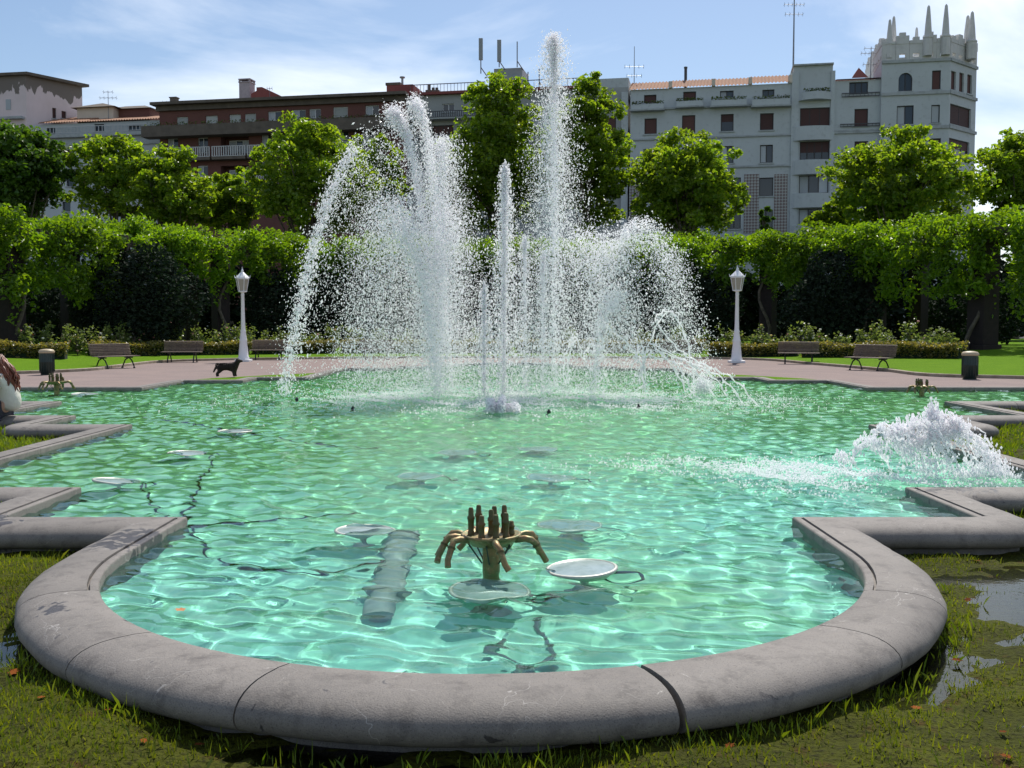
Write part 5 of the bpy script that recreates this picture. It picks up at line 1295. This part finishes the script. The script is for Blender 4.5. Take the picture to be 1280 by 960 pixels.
# she faces away to the left (-x); seat at z = 0
body = skin_body('body', {'pelvis': ((0, 0, .13), (.15, .16)), 'waist': ((.05, 0, .32), (.12, .14)), 'chest': ((.02, 0, .52), (.12, .17)), 'neck': ((-.07, 0, .68), .055), 'head0': ((-.11, 0, .76), .075), 'head1': ((-.14, 0, .86), .095), 'head2': ((-.14, 0, .93), .07),
     'hipL': ((-.08, .1, .1), .1), 'kneeL': ((-.5, .13, .14), .07), 'ankleL': ((-.68, .14, -.06), .045), 'toeL': ((-.84, .15, -.1), .03),
     'hipR': ((-.08, -.1, .1), .1), 'kneeR': ((-.48, -.14, .17), .07), 'ankleR': ((-.62, -.14, -.06), .045), 'toeR': ((-.78, -.15, -.1), .03),
     'shL': ((0, .19, .6), .06), 'elL': ((-.12, .25, .34), .042), 'haL': ((-.36, .16, .26), .03), 'shR': ((0, -.19, .6), .06), 'elR': ((-.12, -.25, .34), .042), 'haR': ((-.36, -.14, .27), .03)},
    [('pelvis', 'waist'), ('waist', 'chest'), ('chest', 'neck'), ('neck', 'head0'), ('head0', 'head1'), ('head1', 'head2'), ('pelvis', 'hipL'), ('hipL', 'kneeL'), ('kneeL', 'ankleL'), ('ankleL', 'toeL'), ('pelvis', 'hipR'), ('hipR', 'kneeR'), ('kneeR', 'ankleR'), ('ankleR', 'toeR'), ('chest', 'shL'), ('shL', 'elL'), ('elL', 'haL'), ('chest', 'shR'), ('shR', 'elR'), ('elR', 'haR')], M['skin'], rt)
for s_ in (-1, 1):                       # five fingers resting on the knee
    hb = Vector((-.36, .16 if s_ > 0 else -.14, .265)); mb = MB()
    for k in range(4):
        y = (k - 1.5) * .019; ln = (.07, .08, .076, .06)[k]; mb.tube([hb + Vector((0, y, 0)), hb + Vector((-ln * .55, y * 1.15, .004)), hb + Vector((-ln, y * 1.2, -.02))], [.0095, .009, .007], 6)
    mb.tube([hb + Vector((.02, -s_ * .028, 0)), hb + Vector((-.02, -s_ * .055, -.006)), hb + Vector((-.045, -s_ * .058, -.018))], [.011, .01, .008], 6)
    mb.build('hand', M['skin'], rt)
mb = MB()                                 # nose, eyes, mouth, ears
mb.tube([(-.228, 0, .885), (-.25, 0, .845), (-.225, 0, .838)], [.008, .016, .01], 6); mb.tube([(-.215, -.025, .805), (-.226, 0, .803), (-.215, .025, .805)], .007, 5)
for y in (-.085, .085): mb.tube([(-.12, y, .89), (-.11, y * 1.1, .86), (-.12, y, .83)], .014, 6)
mb.build('face', M['skin'], rt)
mb = MB()
for y in (-.035, .035): mb.lathe([(.002, -.009), (.009, 0), (.002, .009)], 8, (-.222, y, .878))
mb.build('eye', M['trousers'], rt)
bl = skin_body('blouse', {'hem': ((.03, 0, .06), (.185, .2)), 'waist': ((.085, 0, .3), (.16, .185)), 'chest': ((.04, 0, .52), (.145, .2)), 'collar': ((-.05, 0, .655), .075), 'shL': ((.01, .2, .6), .08), 'elL': ((-.12, .26, .35), .06), 'cuL': ((-.24, .21, .3), .05), 'shR': ((.01, -.2, .6), .08), 'elR': ((-.12, -.26, .35), .06), 'cuR': ((-.24, -.2, .3), .05)},
    [('hem', 'waist'), ('waist', 'chest'), ('chest', 'collar'), ('chest', 'shL'), ('shL', 'elL'), ('elL', 'cuL'), ('chest', 'shR'), ('shR', 'elR'), ('elR', 'cuR')], M['blouse'], rt)
skin_body('trousers', {'pelvis': ((0, 0, .1), (.16, .17)), 'hipL': ((-.09, .1, .1), .112), 'kneeL': ((-.5, .13, .14), .082), 'anL': ((-.66, .14, -.02), .062), 'hipR': ((-.09, -.1, .1), .112), 'kneeR': ((-.48, -.14, .17), .082), 'anR': ((-.6, -.14, -.02), .062)},
    [('pelvis', 'hipL'), ('hipL', 'kneeL'), ('kneeL', 'anL'), ('pelvis', 'hipR'), ('hipR', 'kneeR'), ('kneeR', 'anR')], M['trousers'], rt)
mb = MB()
for k in range(260):                      # long wavy strands falling down the back
    a = rng.uniform(-2.3, 2.3); el = rng.uniform(.1, 1.4); x0 = -.13 + .1 * math.cos(a) * math.cos(el); y0 = .1 * math.sin(a) * math.cos(el); z0 = .875 + .1 * math.sin(el)
    L_ = rng.uniform(.35, .6); ph = rng.uniform(0, 6.28); o = rng.uniform(.1, .24); P_ = []
    for j in range(9):
        t = j / 8; back = min(1, t * 2.2)
        P_.append((x0 + back * (o * (.55 + .5 * t)) + .015 * math.sin(14 * t + ph), y0 * (1 + .5 * t) + .02 * math.cos(12 * t + ph), z0 + .05 * math.sin(min(1, t * 3) * 3.14) * (el / 1.4) - t * L_))
    mb.tube(P_, [.012, .016, .018, .018, .018, .017, .015, .011, .004], 5)
mb.build('hair', M['hair'], rt)
dp = on_z(283, 470.5, .05); rt = empty('dog', (dp.x, dp.y + .15, .02), R(8)); rt.scale = (1.12, 1.12, 1.15); tag(rt, 'small shaggy dark dog standing on the grass wedge by the pool edge', 'dog')
skin_body('body', {'rump': ((-.22, 0, .27), (.085, .09)), 'belly': ((0, 0, .26), (.08, .085)), 'chest': ((.17, 0, .26), (.1, .1)), 'neck': ((.25, 0, .36), .07), 'head': ((.29, 0, .43), .068), 'muzzle': ((.36, 0, .415), .034), 'nose': ((.395, 0, .412), .02), 'tail1': ((-.31, 0, .25), .03), 'tail2': ((-.37, 0, .12), .022),
     'hkL': ((-.19, .07, .17), .055), 'hoL': ((-.27, .075, .09), .03), 'hpL': ((-.25, .075, .015), .026), 'hkR': ((-.19, -.07, .17), .055), 'hoR': ((-.28, -.075, .09), .03), 'hpR': ((-.26, -.075, .015), .026),
     'feL': ((.18, .07, .15), .045), 'fwL': ((.19, .07, .08), .03), 'fpL': ((.21, .07, .015), .028), 'feR': ((.16, -.07, .15), .045), 'fwR': ((.16, -.07, .08), .03), 'fpR': ((.18, -.07, .015), .028)},
    [('rump', 'belly'), ('belly', 'chest'), ('chest', 'neck'), ('neck', 'head'), ('head', 'muzzle'), ('muzzle', 'nose'), ('rump', 'tail1'), ('tail1', 'tail2'), ('rump', 'hkL'), ('hkL', 'hoL'), ('hoL', 'hpL'), ('rump', 'hkR'), ('hkR', 'hoR'), ('hoR', 'hpR'), ('chest', 'feL'), ('feL', 'fwL'), ('fwL', 'fpL'), ('chest', 'feR'), ('feR', 'fwR'), ('fwR', 'fpR')], M['dog'], rt)
for s_ in (-1, 1):
    mb = MB(); mb.tube([(.26, s_ * .055, .475), (.255, s_ * .085, .43), (.265, s_ * .088, .36)], [.02, .032, .012], 6); mb.build('ear', M['dog'], rt)
mb = MB()
for k in range(500):
    x = rng.uniform(-.3, .3); a = rng.uniform(-2.2, 2.2); P0 = Vector((x, .095 * math.sin(a), .27 + .095 * math.cos(a) + (.1 if x > .22 else 0))); mb.tube([P0, P0 + Vector((-.02, .02 * math.sin(a), -.05))], [.009, .002], 4, False)
mb.build('coat', M['dog'], rt)
# ------------------------------------------------------------------ water in the air
def spray_mat(name, c=(.965, .957, .978), alpha=.0):
    m = bpy.data.materials.new(name); m.use_nodes = True; nt = m.node_tree; b = nt.nodes['Principled BSDF']
    b.inputs['Base Color'].default_value = (*c, 1); b.inputs['Roughness'].default_value = .18; b.inputs['IOR'].default_value = 1.33
    t = nt.nodes.new('ShaderNodeBsdfTranslucent'); t.inputs[0].default_value = (*c, 1)
    ms = nt.nodes.new('ShaderNodeMixShader'); ms.inputs[0].default_value = .72
    nt.links.new(b.outputs[0], ms.inputs[1]); nt.links.new(t.outputs[0], ms.inputs[2]); out = ms.outputs[0]
    if alpha:
        tr = nt.nodes.new('ShaderNodeBsdfTransparent'); m2 = nt.nodes.new('ShaderNodeMixShader'); m2.inputs[0].default_value = alpha
        nt.links.new(out, m2.inputs[1]); nt.links.new(tr.outputs[0], m2.inputs[2]); out = m2.outputs[0]
    nt.links.new(out, nt.nodes['Material Output'].inputs[0]); return m
M['drop'] = spray_mat('water_drops', alpha=.18); M['mist'] = spray_mat('fine_spray', alpha=.45)
OCT_V = np.array([(1, 0, 0), (-1, 0, 0), (0, 1, 0), (0, -1, 0), (0, 0, 1), (0, 0, -1)], float)
OCT_F = np.array([(0, 2, 4), (2, 1, 4), (1, 3, 4), (3, 0, 4), (2, 0, 5), (1, 2, 5), (3, 1, 5), (0, 3, 5)])
TET_V = np.array([(1, 1, 1), (-1, -1, 1), (-1, 1, -1), (1, -1, -1)], float) * .75
TET_F = np.array([(0, 1, 2), (0, 3, 1), (0, 2, 3), (1, 3, 2)])
def drop_geo(P, r, D=None, stretch=1.6, tet=False):
    BV, BF = (TET_V, TET_F) if tet else (OCT_V, OCT_F); n = len(P)
    q = rng.normal(size=(n, 3)); q /= np.linalg.norm(q, axis=1, keepdims=True)
    if D is None: D = np.zeros((n, 3)); D[:, 2] = 1
    D = D / (np.linalg.norm(D, axis=1, keepdims=True) + 1e-9)
    a = np.cross(D, q); a /= np.linalg.norm(a, axis=1, keepdims=True) + 1e-9; b = np.cross(D, a)
    s = rng.uniform(.9, stretch, (n, 1))
    V_ = (P[:, None] + r[:, None, None] * (a[:, None] * BV[None, :, :1] + b[:, None] * BV[None, :, 1:2] + (D * s)[:, None] * BV[None, :, 2:]))
    k = len(BV); F_ = (np.arange(n)[:, None, None] * k + BF[None]).reshape(-1, 3)
    return V_.reshape(-1, 3), F_
def rad(n, med=.0066, sg=.5, lo=.003, hi=.026): return np.clip(med * np.exp(rng.normal(0, sg, n)), lo, hi)
def arc(Lp, Ap, Bp, Y0, dY=0, n=3000, s0=.02, s1=.22, var=.05, t0=0, t1=1, bias=1, med=.0066):
    n = int(n * 1.7); med *= .8 if med > .009 else 1
    """ballistic stream: pixel positions of launch, apex and landing at depth Y0 (landing at Y0+dY)"""
    a = on_y(Lp[0], Lp[1], Y0); ap = on_y(Ap[0], Ap[1], Y0 + dY / 2); b = on_y(Bp[0], Bp[1], Y0 + dY); z0 = WATER_Z + .1
    h = ap.z - z0; t = t0 + (t1 - t0) * rng.random(n) ** bias
    k = 1 - np.abs(rng.normal(0, var, n))
    # sideways motion skewed so that the apex sits where the photograph has it
    w = (ap.x - a.x) / (b.x - a.x + 1e-6); w = min(max(w, .2), .8)
    tx = np.where(t < .5, t * 2 * w, w + (t - .5) * 2 * (1 - w)); tx = t * .35 + tx * .65 if abs(w - .5) < .2 else tx
    x = a.x + (b.x - a.x) * tx * k; y = Y0 + dY * t * k; z = z0 + 4 * h * k * t * (1 - t)
    s = s0 + s1 * t ** 1.3
    P = np.stack([x, y, z], -1) + rng.normal(size=(n, 3)) * s[:, None] * np.array([1, 1, .8])
    D = np.stack([np.full(n, (b.x - a.x)), np.full(n, dY + 1e-3), 4 * h * (1 - 2 * t)], -1)
    keep = P[:, 2] > WATER_Z
    return P[keep], rad(keep.sum(), med), D[keep]
def column(xp, ytop, ybot, Y0, n, w_top, w_bot, core=.35, lean=0, med=.0066):
    n = int(n * 1.7); med *= .8 if med > .009 else 1
    """vertical jet: a tight rising core and a widening veil of falling drops (half widths in pixels)"""
    k = Y0 / F_PX; top = on_y(xp, ytop, Y0); z0 = WATER_Z; h = top.z - z0
    t = rng.random(n); up = rng.random(n) < core
    frac = np.where(up, 1 - rng.random(n) ** 1.6, 1 - t ** 1.35)
    w = np.where(up, w_top * .35 + .25 * w_bot * (1 - frac) * .4, w_top + (w_bot - w_top) * (1 - frac) ** .8) * k
    P = np.stack([top.x + lean * k * (1 - frac) + rng.normal(size=n) * w * .55, Y0 + rng.normal(size=n) * w * .55, z0 + h * frac], -1)
    P[:, 2] += rng.normal(0, .08, n); keep = P[:, 2] > WATER_Z
    D = np.zeros((keep.sum(), 3)); D[:, 2] = 1; D[:, 0] = rng.normal(0, .15, keep.sum())
    return P[keep], rad(keep.sum(), med), D
def jet(label, streams, strands=(), group=None):
    P = np.concatenate([s[0] for s in streams]); r_ = np.concatenate([s[1] for s in streams]); D = np.concatenate([s[2] for s in streams])
    sm = r_ < .0115
    V_, F_ = drop_geo(P[~sm], r_[~sm], D[~sm], 2.2); V2, F2 = drop_geo(P[sm], r_[sm] * 1.15, D[sm], 1.8, True)
    o = fast('water_jet', np.concatenate([V_, V2]), np.concatenate([F_, F2 + len(V_)]), M['drop']); return tag(o, label, 'water jet', group)
BY = 18.5 * S
jet('outermost thin jet arching alone far out over the pool', [arc((590, 496), (468, 160), (350, 496), BY, -.5, 1700, .02, .17, .05, .46, 1, .5), arc((590, 496), (468, 164), (350, 496), BY, -.5, 1700, .02, .05, .02, .6, 1, .7, med=.012)])
jet('high twin peaked jet arching in front of the brick block', [arc((552, 496), (492, 133), (434, 486), BY, -.3, 2300, .05, .08, .035, .1, .56), arc((552, 496), (492, 136), (434, 486), BY, -.3, 1100, .05, .2, .12, .5, 1), arc((560, 496), (519, 121), (480, 490), BY + .3, .4, 2600, .05, .08, .035, .05, .56), arc((560, 496), (519, 124), (480, 490), BY + .3, .4, 1000, .02, .22, .12, .5, 1), arc((566, 496), (519, 123), (480, 490), BY + .2, 0, 1300, .02, .05, .03, 0, .5), arc((550, 496), (492, 136), (434, 486), BY, -.3, 1000, .02, .06, .03, .2, .55)])
jet('medium jet falling in a broad veil inside the outermost arch', [arc((548, 496), (487, 244), (425, 484), BY - .4, -.6, 5600, .12, .25, .09), arc((548, 496), (505, 280), (448, 486), BY - .6, -.4, 2600, .04, .2, .12)])
jet('dense white jet of crowded drops, brightest part of the fountain', [column(552, 175, 500, BY - .2, 6200, 20, 52, .22), arc((545, 496), (562, 262), (608, 492), BY, -.2, 3600, .14, .22, .1), arc((545, 496), (540, 300), (566, 496), BY, -.6, 2600, .16, .2, .15)])
jet('tallest vertical jet rising above the roofs', [column(692, 48, 492, BY + .8, 11500, 11, 58, .25, 4), column(693, 50, 300, BY + .8, 700, 9, 20, .6, 0, .02)])
jet('half height pointed jet just next to the tallest jet', [column(631, 212, 492, BY + .2, 4800, 5, 26, .45, -2, .012), column(630, 216, 490, BY + .2, 900, 3, 7, .9, 0, .016)])
jet('short stubby jet between the dense white jet and the half height pointed jet', [column(605, 360, 492, BY - .3, 1500, 4, 12, .5, 0, .012)])
jet('falling drops in two columns at the foot of the tallest jet', [column(656, 300, 492, BY, 2000, 6, 13, .3), column(679, 320, 492, BY + .4, 2000, 5, 13, .3)])
jet('rounded dome shaped jet beyond the tallest jet', [arc((745, 492), (752, 288), (706, 490), BY + .3, .4, 3000, .14, .2, .1), arc((745, 492), (765, 292), (806, 488), BY + .3, -.3, 3400, .14, .2, .1), arc((740, 492), (772, 362), (800, 488), BY - .3, -.4, 2400, .05, .24, .1)])
jet('outer jet arching across to the lamp post by the strands', [arc((712, 492), (800, 276), (890, 482), BY + .4, .3, 3400, .03, .2, .07, .38, 1), arc((712, 492), (806, 284), (884, 482), BY + .4, .3, 1200, .03, .07, .03, .5, 1, .014)])
# thin continuous strands falling to the right
def strand_jet(label, lines, Y0, r0=.016, drops=40, wob=.02):
    mb = MB(); Ps = []
    for L_ in lines:
        q = smooth_line([on_y(x, y, Y0 - .012 * (x - 830)) for x, y in L_], 7); ph = rng.uniform(0, 6.28)
        q = [p + Vector((wob * math.sin(i * 1.3 + ph), 0, wob * math.cos(i * 1.7 + ph))) for i, p in enumerate(q)]
        mb.tube(q, [r0 * (.5 + .9 * abs(math.sin(i * .9 + ph))) for i in range(len(q))], 6)
        for p in q:
            Ps += [np.array(p) + rng.normal(0, .06, 3) for _ in range(max(1, drops // len(q)))]
    Ps = np.array(Ps); V_, F_ = drop_geo(Ps, rad(len(Ps), .011)); b0 = len(mb.v)
    mb.v += [tuple(v) for v in V_]; mb.f += [tuple(int(i) + b0 for i in f_) for f_ in F_]; mb.sm += [False] * len(F_)
    o = mb.build('water_jet', M['drop']); return tag(o, label, 'water jet')
strand_jet('bundle of thin separate strands falling towards the lamp post by the spray', [
    [(800, 470), (815, 420), (834, 390), (850, 405), (862, 440), (868, 492)], [(821, 405), (842, 430), (862, 447), (890, 460), (920, 476), (948, 507), (972, 514)],
    [(815, 430), (850, 448), (890, 470), (908, 494)], [(825, 440), (868, 455), (905, 475), (928, 503)], [(812, 445), (850, 455), (875, 470), (892, 494)],
    [(798, 480), (806, 450), (820, 438), (842, 460), (858, 490)], [(760, 410), (785, 430), (800, 455), (806, 490)], [(790, 460), (802, 432), (806, 480)], [(818, 400), (830, 388), (845, 396)], [(840, 450), (856, 470), (866, 494)]], BY - 1.2, .014, 90)
strand_jet('small looped jet at the foot of the dome shaped jet', [[(705, 476), (706, 445), (717, 422), (724, 430), (728, 448)], [(708, 480), (712, 440), (718, 424)], [(728, 448), (740, 430), (752, 445)]], BY - .6, .012, 80)
# churning splash over the right hand steps
SY_ = 8.75 * S
def splash():
    mb = MB(); Ps = []; Rs = []
    # (launch, apex, landing, strands, drops): the long throws to the step stay open underneath, the near ones are low and ragged
    arcs = [((1040, 578), (1050, 566), (1064, 588), 2, 160), ((1052, 580), (1086, 546), (1124, 592), 3, 420), ((1064, 582), (1108, 530), (1150, 594), 4, 620), ((1078, 584), (1122, 528), (1168, 596), 4, 620),
            ((1090, 584), (1140, 522), (1192, 598), 5, 700), ((1098, 584), (1168, 512), (1240, 602), 5, 800), ((1102, 586), (1180, 524), (1264, 604), 6, 1000), ((1110, 586), (1190, 536), (1258, 604), 5, 800)]
    for j, (a, p, b, ns, nd) in enumerate(arcs):
        A, Pk, B_ = on_y(a[0], a[1], SY_), on_y(p[0], p[1], SY_), on_y(b[0], b[1], SY_); hh0 = Pk.z - WATER_Z
        for s_ in range(ns):
            dy = rng.normal(0, .22); hh = hh0 * rng.uniform(.72, 1.0); ph = rng.uniform(0, 6.28); ta = rng.uniform(.05, .55); tb = min(1, ta + rng.uniform(.3, .7)); n = 20; q = []
            for i in range(n):
                t = ta + (tb - ta) * i / (n - 1); q.append(Vector((A.x + (B_.x - A.x) * t * rng.uniform(.99, 1.01), SY_ + dy * t + rng.normal(0, .012), WATER_Z + 4 * hh * t * (1 - t) + .018 * math.sin(i * 1.1 + ph))))
            mb.tube(q, [max(.002, rng.uniform(.003, .013) * math.sin(math.pi * (i + .5) / n) ** .5) for i in range(n)], 6)
        # clots of drops thrown off along each throw
        t = np.concatenate([np.clip(rng.normal(c, .05, nd // 9), .02, 1) for c in rng.uniform(.25, 1, 9)]); n = len(t)
        k = 1 - np.abs(rng.normal(0, .13, n)); P = np.stack([A.x + (B_.x - A.x) * t * k ** .5, SY_ + rng.normal(0, .13, n) * t, WATER_Z + 4 * hh0 * k * t * (1 - t)], -1) + rng.normal(0, .022, (n, 3))
        Ps.append(P); Rs.append(rad(n, .0068, .6, .002, .02))
        # a few ropes breaking off the crest and falling
        for s_ in range(3):
            t = rng.uniform(.35, .85); x = A.x + (B_.x - A.x) * t; z = WATER_Z + 4 * hh0 * t * (1 - t); L_ = rng.uniform(.12, .4) * z; y = SY_ + rng.normal(0, .1)
            q = [Vector((x + (B_.x - A.x) * .1 * (i / 7) + rng.normal(0, .008), y, max(WATER_Z, z - L_ * (i / 7) ** 1.5))) for i in range(8)]
            mb.tube(q, [.004 + .008 * rng.random() for i in range(8)], 6)
    c = on_y(1165, 512, SY_); n = 130; Ps.append(np.array([c.x, SY_, c.z]) + rng.normal(size=(n, 3)) * np.array([.025, .03, .06])); Rs.append(rad(n, .008, .5))
    n = 900; f0, f1 = on_y(1195, 600, SY_), on_y(1264, 602, SY_); Ps.append(np.stack([rng.uniform(f0.x, f1.x, n), SY_ + rng.normal(0, .16, n), WATER_Z + np.abs(rng.normal(0, .05, n))], -1)); Rs.append(rad(n, .006, .5))
    Ps = np.concatenate(Ps); Rs = np.concatenate(Rs); ok = Ps[:, 2] > WATER_Z; Ps, Rs = Ps[ok], Rs[ok]
    V_, F_ = drop_geo(Ps, Rs, None, 2.4); b0 = len(mb.v)
    mb.v += [tuple(v) for v in V_]; mb.f += [tuple(int(i) + b0 for i in f_) for f_ in F_]; mb.sm += [False] * len(F_)
    return tag(mb.build('water_jet', M['drop']), 'low churning white splash arching beside the stepped stone walls', 'water jet')
splash()
# bubbling mound in the middle
n = 2600; c = on_z(624, 516, WATER_Z); d = rng.normal(size=(n, 3)); d /= np.linalg.norm(d, axis=1, keepdims=True); d[:, 2] = np.abs(d[:, 2])
P = np.array([c.x, c.y + .1, WATER_Z - .02]) + d * np.array([.32, .3, .26]) * (rng.random((n, 1)) ** .4) * (1 + .25 * np.sin(d[:, :1] * 9))
V_, F_ = drop_geo(P, rad(n, .016, .4), d, 1.3); tag(fast('water_jet', V_, F_, M['drop']), 'low bubbling white mound of water at the foot of the jets', 'water jet')
# fine mist hanging round the jets, and foam specks on the pool
Pm = []
for x0, y0, y1, w0, w1, n in ((548, 190, 495, 18, 62, 32000), (690, 130, 492, 12, 62, 24000), (632, 240, 492, 6, 36, 6000), (765, 300, 490, 25, 58, 11000), (500, 260, 490, 25, 66, 13000), (600, 400, 505, 60, 170, 12000), (450, 200, 480, 30, 50, 6000), (840, 310, 480, 20, 40, 6000)):
    t = rng.random(n) ** .8; yy = y0 + (y1 - y0) * t; k = BY / F_PX; base = on_y(x0, y0, BY); bz = on_y(x0, y1, BY).z
    z = base.z + (bz - base.z) * t; w = (w0 + (w1 - w0) * t) * k
    Pm.append(np.stack([base.x + rng.normal(size=n) * w * .6, BY + rng.normal(size=n) * w * .6, z], -1))
Pm = np.concatenate(Pm); Pm = Pm[Pm[:, 2] > WATER_Z]
V_, F_ = drop_geo(Pm, rad(len(Pm), .0065, .35, .003, .011), None, 1.5, True); o = stuff(fast('spray_mist', V_, F_, M['mist'])); o['label'] = 'fine white mist hanging around the fountain jets'; o['category'] = 'mist'
def foam_pts(cx, cy, sx, sy, n):
    P = np.stack([cx + rng.normal(size=n * 3) * sx, cy + rng.normal(size=n * 3) * sy], -1)
    f_ = np.sin(P[:, 0] * 2.3 + np.sin(P[:, 1] * 1.3) * 2) * np.sin(P[:, 1] * 1.9 + np.sin(P[:, 0] * 1.1)) + .6 * np.sin(P[:, 0] * 7 + P[:, 1] * 5)
    P = P[f_ + rng.normal(0, .5, len(P)) > .25][:n]
    z = WATER_Z + water_field(P[:, 0], P[:, 1]) + .004 + np.abs(rng.normal(0, .03, len(P))) * (rng.random(len(P)) < .4)
    return np.stack([P[:, 0], P[:, 1], z], -1)
Pf = np.concatenate([foam_pts(-.2, 17.9 * S, 2.4, 1.9, 17000), foam_pts(2.6, 17.6 * S, 1.6, 1.4, 6000), foam_pts(-1.6, 18.2 * S, 1.1, 1.2, 6000), foam_pts(.5, 18 * S, .9, 1.1, 4000)])
Pn = np.concatenate([foam_pts(3.35, 8.75 * S, .62, .5, 5500), foam_pts(2.3, 9.3 * S, .8, .4, 2200)])
Pa = np.concatenate([Pf, Pn]); ok = inside(POLY_IN, Pa[:, 0], Pa[:, 1]); rr_ = np.concatenate([rad(len(Pf), .0065, .5, .003, .015), rad(len(Pn), .006, .5, .002, .014)])
V_, F_ = drop_geo(Pa[ok], rr_[ok], None, 1.1, True); o = stuff(fast('foam', V_, F_, M['drop'])); o['label'] = 'white foam and falling specks on the pool surface'; o['category'] = 'foam'

# ------------------------------------------------------------------ grass
M['blade'] = leaf_mat('grass_blade', (.075, .125, .008), (.19, .23, .018), .4, (1.6, 1.4, .5), .5, 1.2)
M['lawn_blade'] = leaf_mat('lawn_blade', (.09, .17, .008), (.2, .27, .016), .4, (1.6, 1.4, .5), .5, 1.2)
def blades(name, X_, Y_, Z_, hmed, label, wd=.0028, m='blade'):
    n = len(X_); h = hmed * np.exp(rng.normal(0, .35, n)); a = rng.uniform(0, 6.28, n); ln = np.abs(rng.normal(.35, .3, n)) * h; b = rng.uniform(0, 6.28, n)
    w = wd * rng.uniform(.7, 1.5, n); ca, sa = np.cos(a) * w, np.sin(a) * w
    base = np.stack([X_, Y_, Z_ - .004], -1); lean = np.stack([np.cos(b) * ln, np.sin(b) * ln, h], -1); side = np.stack([ca, sa, 0 * ca], -1)
    mid = base + lean * np.array([.4, .4, .62]); V_ = np.stack([base - side * 1.1, base + side * .6, mid + side, base + lean], 1).reshape(-1, 3)
    i = np.arange(n)[:, None] * 4; F_ = np.concatenate([i + np.array([[0, 1, 2]]), i + np.array([[0, 2, 3]])], 1).reshape(-1, 3)
    o = stuff(fast(name, V_, F_, M[m])); o['label'] = label; o['category'] = 'grass'; return o
n = 340000; X_ = rng.uniform(-5.5, 5.5, n); Y_ = rng.uniform(3.0, 9.2, n)
hs = soil_h(X_, Y_); r_ = np.hypot(X_ - PX, Y_ - APC)
clump = np.sin(X_ * 3.1 + np.sin(Y_ * 2.3) * 1.5) * np.sin(Y_ * 3.7 + np.sin(X_ * 1.9)) + .5 * np.sin(X_ * 11 + Y_ * 7) * np.sin(Y_ * 13 - X_ * 5)
prob = np.clip(.24 + 13 * hs + .32 * clump, .02, .9)
ok = ~inside(POLY_OUT, X_, Y_) & (rng.random(n) < prob * .85)
blades('grass', X_[ok], Y_[ok], SOIL_Z + hs[ok], .024, 'short sparse grass growing through the flooded soil round the rim')
n = 60000; X_ = np.concatenate([rng.uniform(3.9, 10.8, n), rng.uniform(-10.8, -3.9, n)]); Y_ = rng.uniform(7.4, 19.4, 2 * n); hs = soil_h(X_, Y_)
ok = ~inside(POLY_OUT, X_, Y_) & (rng.random(2 * n) < .75)
blades('grass', X_[ok], Y_[ok], SOIL_Z + hs[ok], .055, 'thicker lawn grass in the notches of the stepped rim', .0085, 'lawn_blade')
# taller blades in tufts hard against the outside of the rim
n = 2000; a = rng.uniform(-.15, math.pi + .15, n); r_ = HW[0] + .40 + np.abs(rng.normal(0, .09, n)); tufts = np.sin(a * 23) * np.sin(a * 41 + 1) + rng.normal(0, .3, n) > -.1
X_ = (PX - r_ * np.cos(a))[tufts]; Y_ = (APC - r_ * np.sin(a))[tufts]
blades('grass', X_, Y_, SOIL_Z + soil_h(X_, Y_), .05, 'taller single grass blades standing against the outside of the curved rim', .0026, 'lawn_blade')
